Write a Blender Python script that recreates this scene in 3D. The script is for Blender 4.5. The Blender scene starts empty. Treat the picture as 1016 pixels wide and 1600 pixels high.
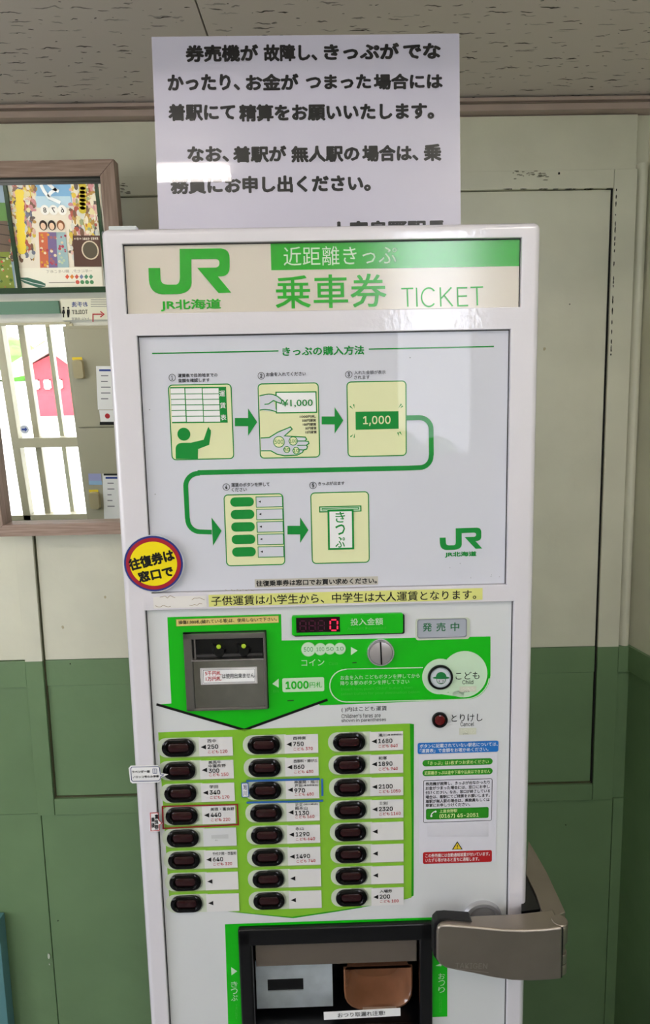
import bpy, bmesh, math, random
import numpy as np
from mathutils import Matrix, Vector
random.seed(7)
S = bpy.context.scene
COL = S.collection
# ------------------------------------------------------------------ camera
F = 1000.0                                    # focal length in pixels of the 1016 x 1600 frame
PITCH, ROLL, YAW = math.radians(7.402), math.radians(-1.199), math.radians(-0.717)
CAM = np.array([0.0, -1.45, 1.62])
def _rot(p, r, y):
    cy, sy, cp, sp, cr, sr = math.cos(y), math.sin(y), math.cos(p), math.sin(p), math.cos(r), math.sin(r)
    return (np.array([[cr, -sr, 0], [sr, cr, 0], [0, 0, 1]]) @ np.array([[1, 0, 0], [0, cp, -sp], [0, sp, cp]])
            @ np.array([[cy, 0, sy], [0, 1, 0], [-sy, 0, cy]]))
RW_ = _rot(PITCH, ROLL, YAW)
def _w(v): return np.array([v[0], v[2], -v[1]])          # (right, down, into) -> world
cr_, cd_, cf_ = _w(RW_[0]), _w(RW_[1]), _w(RW_[2])
cam_data = bpy.data.cameras.new('camera')
cam = bpy.data.objects.new('camera', cam_data); COL.objects.link(cam)
cam_data.sensor_fit = 'VERTICAL'; cam_data.sensor_height = 24; cam_data.lens = 24 * F / 1600
cam_data.clip_start = 0.02
mw = Matrix.Identity(4)
for i in range(3):
    mw[i][0] = cr_[i]; mw[i][1] = -cd_[i]; mw[i][2] = -cf_[i]; mw[i][3] = CAM[i]
cam.matrix_world = mw
S.camera = cam
# ------------------------------------------------------------------ view, world, daylight
S.view_settings.view_transform = 'Standard'; S.view_settings.look = 'None'
S.view_settings.gamma = 1; S.view_settings.use_curve_mapping = False
S.view_settings.exposure = EXPOSURE = 0.0
wd = bpy.data.worlds.new('overcast_sky'); S.world = wd; wd.use_nodes = True
bg = wd.node_tree.nodes['Background']
bg.inputs[0].default_value = (0.94, 0.94, 1.07, 1); bg.inputs[1].default_value = 11.4
def area(name, loc, rot, sx, sy, power, col, portal=False):
    L = bpy.data.lights.new(name, 'AREA'); L.shape = 'RECTANGLE'; L.size = sx; L.size_y = sy
    L.energy = power; L.color = col
    if portal: L.cycles.is_portal = True
    o = bpy.data.objects.new(name, L); COL.objects.link(o); o.location = loc; o.rotation_euler = rot
    return o
YF = -3.05                                     # front wall (behind the camera)
XL = -3.2                                      # left wall
area('window_daylight', (XL - .05, -2.05, 1.55), (0, -math.pi/2, 0), 1.25, 1.6, 1, (1, 1, 1), True)
area('door_daylight', (-1.94, YF - .07, .85), (math.pi/2, 0, 0), .66, 1.45, 1, (1, 1, 1), True)
area('side_window_daylight', (.65, YF - .07, 2.05), (math.pi/2, 0, 0), .5, 1.3, 1, (1, 1, 1), True)

# ------------------------------------------------------------------ helpers
def lin(h):
    h = h.lstrip('#'); c = [int(h[i:i+2], 16) / 255 for i in (0, 2, 4)]
    return tuple((x/12.92 if x <= .04045 else ((x+.055)/1.055)**2.4) for x in c) + (1,)
MATS = {}
def mat(name, hexc=None, rough=.5, metal=0., spec=.5, coat=0., emit=None, estr=0., var=.0, vscale=8., bump=0., bscale=200., trans=0., ior=1.45, alpha=1., coatr=.05):
    if name in MATS: return MATS[name]
    m = bpy.data.materials.new(name); m.use_nodes = True; nt = m.node_tree; N = nt.nodes; b = N['Principled BSDF']
    c = lin(hexc)
    b.inputs['Base Color'].default_value = c
    b.inputs['Roughness'].default_value = rough; b.inputs['Metallic'].default_value = metal
    b.inputs['Specular IOR Level'].default_value = spec; b.inputs['IOR'].default_value = ior
    b.inputs['Coat Weight'].default_value = coat; b.inputs['Coat Roughness'].default_value = coatr
    b.inputs['Transmission Weight'].default_value = trans; b.inputs['Alpha'].default_value = alpha
    if emit: b.inputs['Emission Color'].default_value = lin(emit); b.inputs['Emission Strength'].default_value = estr
    if var or bump:
        tc = N.new('ShaderNodeTexCoord')
    if var:
        n = N.new('ShaderNodeTexNoise'); n.inputs['Scale'].default_value = vscale; n.inputs['Detail'].default_value = 4
        nt.links.new(tc.outputs['Object'], n.inputs['Vector'])
        r = N.new('ShaderNodeMapRange'); r.inputs['From Min'].default_value = .3; r.inputs['From Max'].default_value = .7
        r.inputs['To Min'].default_value = 1 - var; r.inputs['To Max'].default_value = 1 + var * .4
        nt.links.new(n.outputs['Fac'], r.inputs['Value'])
        mx = N.new('ShaderNodeMix'); mx.data_type = 'RGBA'; mx.blend_type = 'MULTIPLY'; mx.inputs['Factor'].default_value = 1
        mx.inputs['A'].default_value = c; nt.links.new(r.outputs[0], mx.inputs['B']); nt.links.new(mx.outputs['Result'], b.inputs['Base Color'])
    if bump:
        n2 = N.new('ShaderNodeTexNoise'); n2.inputs['Scale'].default_value = bscale; n2.inputs['Detail'].default_value = 3
        nt.links.new(tc.outputs['Object'], n2.inputs['Vector'])
        bp = N.new('ShaderNodeBump'); bp.inputs['Strength'].default_value = bump; bp.inputs['Distance'].default_value = .001
        nt.links.new(n2.outputs['Fac'], bp.inputs['Height']); nt.links.new(bp.outputs[0], b.inputs['Normal'])
        if coat: nt.links.new(bp.outputs[0], b.inputs['Coat Normal'])
    MATS[name] = m; return m
def empty(name, loc, rot=(0, 0, 0)):
    o = bpy.data.objects.new(name, None); COL.objects.link(o); o.location = loc; o.rotation_euler = rot; o.empty_display_size = .05
    return o
def tag(o, label, cat, group=None):
    o['label'] = label; o['category'] = cat
    if group: o['group'] = group
    return o
def struct(o): o['kind'] = 'structure'; return o
class MB:
    """collects geometry of ONE mesh"""
    def __init__(s): s.v = []; s.f = []; s.m = []; s.mats = []
    def mi(s, m):
        if m not in s.mats: s.mats.append(m)
        return s.mats.index(m)
    def add(s, vs, fs, m):
        o = len(s.v); s.v += [tuple(v) for v in vs]; k = s.mi(m)
        for f in fs: s.f.append([o + i for i in f]); s.m.append(k)
        return s
    def box(s, x0, x1, y0, y1, z0, z1, m):
        vs = [(x, y, z) for x in (x0, x1) for y in (y0, y1) for z in (z0, z1)]
        return s.add(vs, [(0, 1, 3, 2), (4, 6, 7, 5), (0, 4, 5, 1), (2, 3, 7, 6), (0, 2, 6, 4), (1, 5, 7, 3)], m)
    def prism(s, p2, y0, y1, m):          # p2 in (x, z), extruded along y
        n = len(p2); vs = [(x, y0, z) for x, z in p2] + [(x, y1, z) for x, z in p2]
        return s.add(vs, [list(range(n)), list(range(2*n-1, n-1, -1))] + [(i, n+i, n+(i+1) % n, (i+1) % n) for i in range(n)], m)
    def prismz(s, p2, z0, z1, m):         # p2 in (x, y), extruded along z
        n = len(p2); vs = [(x, y, z0) for x, y in p2] + [(x, y, z1) for x, y in p2]
        return s.add(vs, [list(range(n)), list(range(2*n-1, n-1, -1))] + [(i, n+i, n+(i+1) % n, (i+1) % n) for i in range(n)], m)
    def flat(s, p2, y, m): return s.add([(x, y, z) for x, z in p2], [list(range(len(p2)))], m)
    def loft(s, loops, m, cap0=False, cap1=True):
        n = len(loops[0]); vs = [p for L in loops for p in L]; fs = []
        for k in range(len(loops)-1):
            for i in range(n): fs.append((k*n+i, k*n+(i+1) % n, (k+1)*n+(i+1) % n, (k+1)*n+i))
        if cap0: fs.append(list(range(n)))
        if cap1: fs.append([(len(loops)-1)*n + i for i in range(n-1, -1, -1)])
        return s.add(vs, fs, m)
    def build(s, name, parent=None, bevel=0, seg=2, smooth=False, angle=30, fix=True):
        me = bpy.data.meshes.new(name); me.from_pydata(s.v, [], s.f)
        for m in s.mats: me.materials.append(m)
        me.polygons.foreach_set('material_index', s.m)
        if fix or bevel:
            bm = bmesh.new(); bm.from_mesh(me)
            if fix: bmesh.ops.recalc_face_normals(bm, faces=bm.faces)
            if bevel:
                ed = [e for e in bm.edges if len(e.link_faces) == 2 and e.calc_face_angle(0) > math.radians(angle)]
                bmesh.ops.bevel(bm, geom=ed, offset=bevel, segments=seg, profile=.5, affect='EDGES', clamp_overlap=True)
            bm.to_mesh(me); bm.free()
        if smooth or bevel:
            me.polygons.foreach_set('use_smooth', [True]*len(me.polygons))
            me.set_sharp_from_angle(angle=math.radians(42))
        me.update()
        o = bpy.data.objects.new(name, me); COL.objects.link(o)
        if parent: o.parent = parent
        if bevel: wm = o.modifiers.new('weighted_normals', 'WEIGHTED_NORMAL'); wm.keep_sharp = True; wm.weight = 90
        return o
def rrect(hw, hh, r, n=5, cx=0, cz=0):
    r = min(r, hw, hh); P = []
    for (sx, sz, a0) in ((1, 1, 0), (-1, 1, 90), (-1, -1, 180), (1, -1, 270)):
        for k in range(n):
            a = math.radians(a0 + 90*k/(n-1)); P.append((cx + sx*(hw-r) + r*math.cos(a), cz + sz*(hh-r) + r*math.sin(a)))
    return P
def circ(r, n=32, cx=0, cz=0, rz=None):
    rz = rz or r
    return [(cx + r*math.cos(2*math.pi*i/n), cz + rz*math.sin(2*math.pi*i/n)) for i in range(n)]
def at_y(p2, y): return [(x, y, z) for x, z in p2]
# pixel -> world ray and planes
def ray(px, py):
    return cr_*((px-508)/F) + cd_*((py-800)/F) + cf_
def hit(o, d, p0, n):
    t = np.dot(np.array(p0) - o, n)/np.dot(d, n); return o + d*t
def W(px, py, y=0.0):                            # on a plane parallel to the back wall -> (x, z)
    p = hit(CAM, ray(px, py), (0, y, 0), np.array([0, 1, 0])); return p[0], p[2]
# machine frame: front plane through MO, turned by MYAW about z
MYAW = math.radians(0.244); MD = 0.842
MN = np.array([-math.sin(MYAW), math.cos(MYAW), 0]); MR = np.array([math.cos(MYAW), math.sin(MYAW), 0])
_p = hit(CAM, ray(517, 1000), (0, CAM[1] + MD, 0), MN)
MO = np.array([_p[0], _p[1], 0])
def M(px, py, off=0.0):                          # on the machine front, off metres in front of it -> local (x, z)
    p = hit(CAM, ray(px, py), MO - MN*off, MN); q = p - MO
    return float(np.dot(q, MR)), float(p[2])
def MH(px, py, z):                               # on the horizontal plane z -> machine local (x, y)
    p = hit(CAM, ray(px, py), (0, 0, z), np.array([0, 0, 1])); q = p - MO
    return float(np.dot(q, MR)), float(np.dot(q, MN))
# ---- flat print -----------------------------------------------------------
_T = {}
import os
try:                                             # Blender's own bundled sans face; the default face otherwise
    SANS = bpy.data.fonts.load(os.path.join(bpy.utils.system_resource('DATAFILES'), 'fonts', 'Inter.woff2'))
except Exception:
    SANS = None
def glyphs(s, bold=0.0, sp=1.0):
    """outline of a line of writing; bold > 0 thickens the strokes by stacking shifted copies"""
    k = (s, bold, sp)
    if k not in _T:
        cu = bpy.data.curves.new('t', 'FONT'); cu.body = s; cu.size = 1; cu.offset = 0; cu.resolution_u = 2; cu.space_character = sp
        cu.fill_mode = 'FRONT'
        if SANS and s.isascii(): cu.font = SANS
        o = bpy.data.objects.new('t', cu); COL.objects.link(o)
        bpy.context.view_layer.update()
        me = bpy.data.meshes.new_from_object(o.evaluated_get(bpy.context.evaluated_depsgraph_get()))
        v0 = [(v.co.x, v.co.y, 0) for v in me.vertices]; f0 = [list(p.vertices) for p in me.polygons]
        bpy.data.objects.remove(o); bpy.data.curves.remove(cu); bpy.data.meshes.remove(me)
        vs, fs = list(v0), list(f0)
        if bold > 0:
            nd = 8 if bold > .028 else 4
            for i in range(nd):
                a = 2*math.pi*(i+.5)/nd; dx, dy = bold*math.cos(a), bold*math.sin(a); o_ = len(vs)
                vs += [(x+dx, y+dy, i+1) for x, y, _ in v0]; fs += [[o_+j for j in f] for f in f0]
        xs = [v[0] for v in vs] or [0, 1]; ys = [v[1] for v in vs] or [0, 1]
        _T[k] = (vs, fs, min(xs), max(xs), min(ys), max(ys))
    return _T[k]
LAY = 0.00025
class Sheet(MB):
    """print laid out on a plane through a pixel mapper; y0 = local y of the surface"""
    def __init__(s, mapper, y0=0.0, sgn=-1): super().__init__(); s.mp = mapper; s.y0 = y0; s.sgn = sgn
    def Y(s, lay): return s.y0 + s.sgn*LAY*lay
    def poly(s, pts, m, lay=1): return s.flat([s.mp(*p) for p in pts], s.Y(lay), m)
    def frame(s, x0, x1, yc, h):
        xc = (x0+x1)/2
        a, b = s.mp(x0, yc), s.mp(x1, yc); t, u = s.mp(xc, yc-h/2), s.mp(xc, yc+h/2); c = s.mp(xc, yc)
        return c, (b[0]-a[0]), abs(t[1]-u[1])
    def rect(s, x0, x1, yc, h, m, lay=1, r=0, ang=0):
        c, w, hh = s.frame(x0, x1, yc, h)
        k = abs(w/(x1-x0))
        P = rrect(abs(w)/2, hh/2, r*k, 5) if r else [(w/2, hh/2), (-w/2, hh/2), (-w/2, -hh/2), (w/2, -hh/2)]
        ca, sa = math.cos(math.radians(ang)), math.sin(math.radians(ang))
        return s.flat([(c[0]+x*ca-z*sa, c[1]+x*sa+z*ca) for x, z in P], s.Y(lay), m)
    def outline(s, x0, x1, yc, h, wd, m, lay=2, r=0):
        c, w, hh = s.frame(x0, x1, yc, h); k = abs(w/(x1-x0)); r = max(r, .01)
        a = rrect(abs(w)/2, hh/2, r*k, 6); b = rrect(abs(w)/2-wd*k, hh/2-wd*k, max(r-wd, .005)*k, 6)
        n = len(a); vs = [(c[0]+x, s.Y(lay), c[1]+z) for x, z in a+b]
        return s.add(vs, [(i, (i+1) % n, n+(i+1) % n, n+i) for i in range(n)], m)
    def disc(s, cx, cy, r, m, lay=1, n=32, ry=None):
        c, w, hh = s.frame(cx-r, cx+r, cy, 2*(ry or r)); return s.flat(circ(abs(w)/2, n, c[0], c[1], hh/2), s.Y(lay), m)
    def ring(s, cx, cy, r, wd, m, lay=2, n=32):
        c, w, hh = s.frame(cx-r, cx+r, cy, 2*r); R = abs(w)/2; k = R/r
        vs = [(x, s.Y(lay), z) for x, z in circ(R, n, *c)+circ(R-wd*k, n, *c)]
        return s.add(vs, [(i, (i+1) % n, n+(i+1) % n, n+i) for i in range(n)], m)
    def line(s, pts, wd, m, lay=2, closed=False):
        P = [np.array(s.mp(*p)) for p in pts]; a = s.mp(pts[0][0]-1, pts[0][1]); k = abs(P[0][0]-a[0])*wd/2
        n = len(P); L = []; R = []
        for i in range(n):
            p, q = P[(i-1) % n], P[(i+1) % n]
            if not closed: p, q = P[max(i-1, 0)], P[min(i+1, n-1)]
            d1 = P[i]-p; d2 = q-P[i]
            d1 = d1/(np.linalg.norm(d1) or 1); d2 = d2/(np.linalg.norm(d2) or 1)
            d = d1+d2; d = d/(np.linalg.norm(d) or 1); nn = np.array([-d[1], d[0]])
            c = max(.5, abs(np.dot(nn, np.array([-d2[1], d2[0]]))) if np.linalg.norm(d2) > .5 else 1)
            L.append(P[i]+nn*k/c); R.append(P[i]-nn*k/c)
        vs = [(x, s.Y(lay), z) for x, z in L+R]
        fs = [(i, (i+1) % n, n+(i+1) % n, n+i) for i in range(n if closed else n-1)]
        return s.add(vs, fs, m)
    def text(s, t, x0, x1, yc, h, m, lay=3, bold=0.0, ang=0, sp=1.0):
        vs, fs, ax, bx, ay, by = glyphs(t, bold, sp)
        if not vs: return s
        c, w, hh = s.frame(x0, x1, yc, h); sx, sz = w/(bx-ax), hh/(by-ay)
        ca, sa = math.cos(math.radians(ang)), math.sin(math.radians(ang)); out = []
        for x, y, c_ in vs:
            u = (x-(ax+bx)/2)*sx; v = (y-(ay+by)/2)*sz
            out.append((c[0]+u*ca-v*sa, s.Y(lay)+s.sgn*c_*1.5e-5, c[1]+u*sa+v*ca))
        return s.add(out, fs, m)
    def vtext(s, t, xc, y0, y1, w, m, lay=3, bold=0.0, dx=0):
        n = len(t); st = (y1-y0)/n
        for i, ch in enumerate(t): s.text(ch, xc-w/2+dx*i, xc+w/2+dx*i, y0+st*(i+.5), st*.86, m, lay, bold)
        return s
    def print_(s, name, parent): return s.build(name, parent, fix=False)
def arc(cx, cy, r, a0, a1, n=8, ry=None):
    ry = ry or r
    return [(cx+r*math.cos(math.radians(a0+(a1-a0)*i/(n-1))), cy+ry*math.sin(math.radians(a0+(a1-a0)*i/(n-1)))) for i in range(n)]
TUBE_E = 21.0; FLY = -2.27
# ------------------------------------------------------------------ mirror plane (top tilted towards the room)
TH = math.radians(4.5); MTH = 0.028
_px, _pz = W(100, 833, -.032)
MIR0 = np.array([_px, -.032, _pz]); MIRN = np.array([0, -math.cos(TH), -math.sin(TH)])
MIRU = np.array([0, -math.sin(TH), math.cos(TH)])
def MM(px, py):
    p = hit(CAM, ray(px, py), MIR0, MIRN) - MIR0; return float(p[0]), float(np.dot(p, MIRU))
def RF(px, py, Y=YF):                            # what the mirror shows at a pixel, on the plane y = Y -> (x, z)
    d = ray(px, py); p = hit(CAM, d, MIR0, MIRN); d = d - 2*np.dot(d, MIRN)*MIRN
    q = hit(p, d, (0, Y, 0), np.array([0, 1, 0])); return float(q[0]), float(q[2])
# ------------------------------------------------------------------ setting materials
def paint_wall(name, upper, lower, zsplit):
    m = bpy.data.materials.new(name); m.use_nodes = True; nt = m.node_tree; N = nt.nodes; L = nt.links; b = N['Principled BSDF']
    g = N.new('ShaderNodeNewGeometry'); sx = N.new('ShaderNodeSeparateXYZ'); L.new(g.outputs['Position'], sx.inputs[0])
    gt = N.new('ShaderNodeMath'); gt.operation = 'GREATER_THAN'; gt.inputs[1].default_value = zsplit; L.new(sx.outputs['Z'], gt.inputs[0])
    mx = N.new('ShaderNodeMix'); mx.data_type = 'RGBA'; mx.inputs['A'].default_value = lin(lower); mx.inputs['B'].default_value = lin(upper)
    L.new(gt.outputs[0], mx.inputs['Factor'])
    n = N.new('ShaderNodeTexNoise'); n.inputs['Scale'].default_value = 5; n.inputs['Detail'].default_value = 5; L.new(g.outputs['Position'], n.inputs['Vector'])
    r = N.new('ShaderNodeMapRange'); r.inputs['From Min'].default_value = .3; r.inputs['From Max'].default_value = .7; r.inputs['To Min'].default_value = .88; r.inputs['To Max'].default_value = 1.04
    L.new(n.outputs['Fac'], r.inputs['Value'])
    m2 = N.new('ShaderNodeMix'); m2.data_type = 'RGBA'; m2.blend_type = 'MULTIPLY'; m2.inputs['Factor'].default_value = 1
    L.new(mx.outputs['Result'], m2.inputs['A']); L.new(r.outputs[0], m2.inputs['B'])
    # small chips and specks of old paint
    v = N.new('ShaderNodeTexNoise'); v.inputs['Scale'].default_value = 38; v.inputs['Detail'].default_value = 6; v.inputs['Roughness'].default_value = .7
    L.new(g.outputs['Position'], v.inputs['Vector'])
    c = N.new('ShaderNodeMapRange'); c.inputs['From Min'].default_value = .735; c.inputs['From Max'].default_value = .76; L.new(v.outputs['Fac'], c.inputs['Value'])
    m3 = N.new('ShaderNodeMix'); m3.data_type = 'RGBA'; m3.inputs['B'].default_value = lin('#5a5646'); L.new(c.outputs[0], m3.inputs['Factor']); L.new(m2.outputs['Result'], m3.inputs['A'])
    L.new(m3.outputs['Result'], b.inputs['Base Color'])
    b.inputs['Roughness'].default_value = .42
    n2 = N.new('ShaderNodeTexNoise'); n2.inputs['Scale'].default_value = 22; n2.inputs['Detail'].default_value = 6; L.new(g.outputs['Position'], n2.inputs['Vector'])
    bp = N.new('ShaderNodeBump'); bp.inputs['Strength'].default_value = .35; bp.inputs['Distance'].default_value = .004
    L.new(n2.outputs['Fac'], bp.inputs['Height']); L.new(bp.outputs[0], b.inputs['Normal'])
    return m
def ceiling_mat():
    m = bpy.data.materials.new('rock_wool_board'); m.use_nodes = True; nt = m.node_tree; N = nt.nodes; L = nt.links; b = N['Principled BSDF']
    g = N.new('ShaderNodeNewGeometry')
    def math_(op, a, c=None):
        n = N.new('ShaderNodeMath'); n.operation = op
        for i, v in enumerate((a, c)):
            if v is None: continue
            if isinstance(v, (int, float)): n.inputs[i].default_value = v
            else: L.new(v, n.inputs[i])
        return n.outputs[0]
    wn = N.new('ShaderNodeTexNoise'); wn.inputs['Scale'].default_value = 45; wn.inputs['Detail'].default_value = 2; L.new(g.outputs['Position'], wn.inputs['Vector'])
    sb = N.new('ShaderNodeVectorMath'); sb.operation = 'SUBTRACT'; sb.inputs[1].default_value = (.5, .5, .5); L.new(wn.outputs['Color'], sb.inputs[0])
    sc = N.new('ShaderNodeVectorMath'); sc.operation = 'SCALE'; sc.inputs['Scale'].default_value = .016; L.new(sb.outputs[0], sc.inputs[0])
    ad = N.new('ShaderNodeVectorMath'); ad.operation = 'ADD'; L.new(g.outputs['Position'], ad.inputs[0]); L.new(sc.outputs[0], ad.inputs[1])
    acc = None
    # irregular dashes running with the boards: one cell point each, drawn as a stretched blot
    for cx, cy, off, hl, hw_ in ((17, 27, 0, .15, .042), (13, 23, 3.7, .12, .034), (22, 30, 9.1, .05, .035)):
        mp = N.new('ShaderNodeMapping'); mp.inputs['Scale'].default_value = (cx, cy, 1); mp.inputs['Location'].default_value = (off, off*.7, 0)
        L.new(ad.outputs[0], mp.inputs['Vector'])
        v = N.new('ShaderNodeTexVoronoi'); v.voronoi_dimensions = '2D'; v.inputs['Scale'].default_value = 1; v.inputs['Randomness'].default_value = .95; L.new(mp.outputs[0], v.inputs['Vector'])
        d = N.new('ShaderNodeVectorMath'); d.operation = 'SUBTRACT'; L.new(mp.outputs[0], d.inputs[0]); L.new(v.outputs['Position'], d.inputs[1])
        s3 = N.new('ShaderNodeSeparateXYZ'); L.new(d.outputs[0], s3.inputs[0]); cc = N.new('ShaderNodeSeparateColor'); L.new(v.outputs['Color'], cc.inputs[0])
        ln = math_('ADD', math_('MULTIPLY', cc.outputs[0], hl*2.0), hl*.35)
        ex = math_('DIVIDE', s3.outputs[0], ln); ey = math_('DIVIDE', s3.outputs[1], hw_)
        r2 = math_('ADD', math_('MULTIPLY', ex, ex), math_('MULTIPLY', ey, ey))
        k = N.new('ShaderNodeMapRange'); k.inputs['From Min'].default_value = 1.15; k.inputs['From Max'].default_value = .55; L.new(r2, k.inputs['Value'])
        k = math_('MULTIPLY', k.outputs[0], math_('ADD', math_('MULTIPLY', cc.outputs[1], .75), .25))
        acc = k if acc is None else math_('MAXIMUM', acc, k)
    mx = N.new('ShaderNodeMix'); mx.data_type = 'RGBA'; mx.inputs['A'].default_value = lin('#d8cfc6'); mx.inputs['B'].default_value = lin('#3a332b')
    L.new(acc, mx.inputs['Factor']); L.new(mx.outputs['Result'], b.inputs['Base Color']); b.inputs['Roughness'].default_value = .9
    bp = N.new('ShaderNodeBump'); bp.invert = True; bp.inputs['Strength'].default_value = .5; bp.inputs['Distance'].default_value = .002
    L.new(acc, bp.inputs['Height']); L.new(bp.outputs[0], b.inputs['Normal'])
    return m
ZS = W(200, 1028.3)[1]                            # where cream paint meets green
WALL = paint_wall('two_tone_wall_paint', '#d8d7c1', '#6c885f', ZS)
CEIL = ceiling_mat()
def wood(name, a, b_, sc=(3, 60, 60)):
    m = bpy.data.materials.new(name); m.use_nodes = True; nt = m.node_tree; N = nt.nodes; L = nt.links; b = N['Principled BSDF']
    tc = N.new('ShaderNodeTexCoord'); mp = N.new('ShaderNodeMapping'); mp.inputs['Scale'].default_value = sc; L.new(tc.outputs['Object'], mp.inputs['Vector'])
    n = N.new('ShaderNodeTexNoise'); n.inputs['Scale'].default_value = 3; n.inputs['Detail'].default_value = 5; L.new(mp.outputs[0], n.inputs['Vector'])
    cr = N.new('ShaderNodeValToRGB'); cr.color_ramp.elements[0].color = lin(a); cr.color_ramp.elements[1].color = lin(b_)
    cr.color_ramp.elements[0].position = .3; cr.color_ramp.elements[1].position = .7
    L.new(n.outputs['Fac'], cr.inputs[0]); L.new(cr.outputs[0], b.inputs['Base Color']); b.inputs['Roughness'].default_value = .5
    return m
WOODH = wood('pale_oak_veneer', '#8a7263', '#b39b8a', (4, 60, 90)); WOODV = wood('pale_oak_veneer_upright', '#8a7263', '#b39b8a', (90, 60, 4))
TRIM = mat('brownish_paint', '#b3a196', rough=.45, var=.1); DARK = mat('dark_gap', '#14120e', rough=.9)
JOINT = mat('dirty_joint', '#4a4a30', rough=.9)
PLASTER = mat('cream_plaster', '#cfcdc2', rough=.6, var=.08, vscale=4)
GREYG = mat('sage_green_panel', '#5f7f6a', rough=.5)
FLOORM = mat('worn_grey_floor', '#85858a', rough=.45, var=.2, vscale=12)
ALU = mat('anodised_aluminium', '#b9b5a0', rough=.35, metal=.3)
def glass_mat():
    m = bpy.data.materials.new('window_glass'); m.use_nodes = True; nt = m.node_tree; N = nt.nodes; L = nt.links
    N.remove(N['Principled BSDF']); t = N.new('ShaderNodeBsdfTransparent'); t.inputs[0].default_value = (.93, .95, .94, 1)
    gl = N.new('ShaderNodeBsdfGlossy'); gl.inputs['Roughness'].default_value = 0; f = N.new('ShaderNodeFresnel'); f.inputs[0].default_value = 1.3
    mx = N.new('ShaderNodeMixShader'); L.new(f.outputs[0], mx.inputs[0]); L.new(t.outputs[0], mx.inputs[1]); L.new(gl.outputs[0], mx.inputs[2]); L.new(mx.outputs[0], N['Material Output'].inputs[0])
    return m
GLASS = glass_mat()
# ------------------------------------------------------------------ ceiling heights, corner
ZC = W(500, 161)[1]
XC = (W(985, 1025)[0] + W(962, 1500)[0] + W(1012, 500)[0])/3
XRF = XC + math.tan(math.radians(6.5))*(-YF)      # right wall at the front wall
ZH = 3.0; YS = -.78                               # the higher ceiling starts at the soffit
Z0 = 0.0
# back wall: rails, stiles and sunken panel of a boarded up opening
def wx(x, y): return W(x, y)[0]
def wz(x, y): return W(x, y)[1]
xsl0, xsl1 = wx(38, 1000), wx(65.5, 1000)          # left stile
xsr0, xsr1 = wx(932.5, 1020), wx(965, 1020)        # right stile
zt0, zt1 = wz(896, 296), wz(896, 266.5)            # top rail
zb0, zb1 = wz(500, 1260), wz(500, 1235.5)          # bottom rail
zr0, zr1 = wz(500, 1061.5), ZS                     # dado band
wb = MB(); wb.box(XL, xsl1+.02, .012, .1, 0, ZC+.1, WALL); wb.box(xsr0-.02, XC+.06, .012, .1, 0, ZC+.1, WALL)
wb.box(xsl1+.02, xsr0-.02, .012, .1, 0, ZC+.1, WALL)
wall_back = struct(wb.build('wall_back'))
def piece(name, par, x0, x1, y0, y1, z0, z1, m, bev=.0015, **k):
    b = MB(); b.box(x0, x1, y0, y1, z0, z1, m); return b.build(name, par, bevel=bev, **k)
piece('stile', wall_back, xsl0, xsl1, -.007, .02, zb0, zt1, WALL); piece('stile', wall_back, xsr0, xsr1, -.006, .02, zb0, zt1, WALL)
piece('rail', wall_back, xsl1+.0005, xsr0-.0005, -.0055, .02, zt0, zt1, WALL); piece('rail', wall_back, xsl1+.0005, xsr0-.0005, -.0055, .02, zb0, zb1, WALL)
g = .0035
piece('panel', wall_back, xsl1+g, xsr0-g, .001, .02, zr1, zt0-.0012, WALL); piece('panel', wall_back, xsl1+g, xsr0-g, .003, .02, zb1+g, zr0, WALL)
piece('dado_band', wall_back, xsl1+g, xsr0-g, .0, .02, zr0+.0006, zr1-.0006, WALL)
piece('dado_band', wall_back, XL, xsl0-.001, -.004, .02, zr0, zr1, WALL); piece('dado_band', wall_back, xsr1+.001, XC+.01, -.004, .02, zr0, zr1, WALL)
gm = MB()                                           # dirty gaps round the panel
gm.box(xsl1, xsl1+g, .0, .011, zb1, zt0, JOINT).box(xsr0-g, xsr0, .000, .011, zb1, zt0, DARK).box(xsl1, xsr0, .002, .011, zt0-g, zt0, JOINT).box(xsl1, xsr0, .001, .011, zb1, zb1+g, JOINT)
gm.build('panel_gap', wall_back)
# upper and lower boards outside the frame (joints where they meet)
xj = wx(69, 1346)
piece('wall_board', wall_back, xsl0-.42, xsl0-.0015, .002, .02, zr1+.001, ZC-.03, WALL); piece('wall_board', wall_back, XL, xsl0-.4225, .002, .02, zr1+.001, ZC-.03, WALL)
piece('wall_board', wall_back, xj+.001, xsr1+.005, .004, .02, Z0, zb0-.0015, WALL); piece('wall_board', wall_back, XL, xj-.001, .004, .02, Z0, zb0-.0015, WALL)
piece('wall_board', wall_back, XL, xsl0-.0015, .0045, .02, zb0-.0012, zr0-.001, WALL)
piece('wall_board', wall_back, xsl0, xsr1, .002, .02, zt1+.001, ZC-.03, WALL)
piece('wall_board', wall_back, xsr1+.001, XC+.01, .004, .02, zb0-.0012, zr0-.001, WALL); piece('wall_board', wall_back, xsr1+.006, XC+.01, .0035, .02, Z0, zb0-.003, WALL)
zpt = wz(1003, 255)
pp = MB(); pp.prismz([(xsr1+.0035+.010*math.cos(a)+.010, .02-.024*math.sin(a)) for a in [math.pi*k/10 for k in range(11)]], zr1+.001, zpt, WALL)
pp2 = MB(); xm = (xsr1+XC)/2; hw = (XC-xsr1)/2-.001
pp2.prismz([(xm+hw*math.cos(a), .018-.024*math.sin(a)) for a in [math.pi*k/12 for k in range(13)]], zr1+.001, zpt, WALL); pp2.build('corner_post', wall_back, smooth=True)
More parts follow.
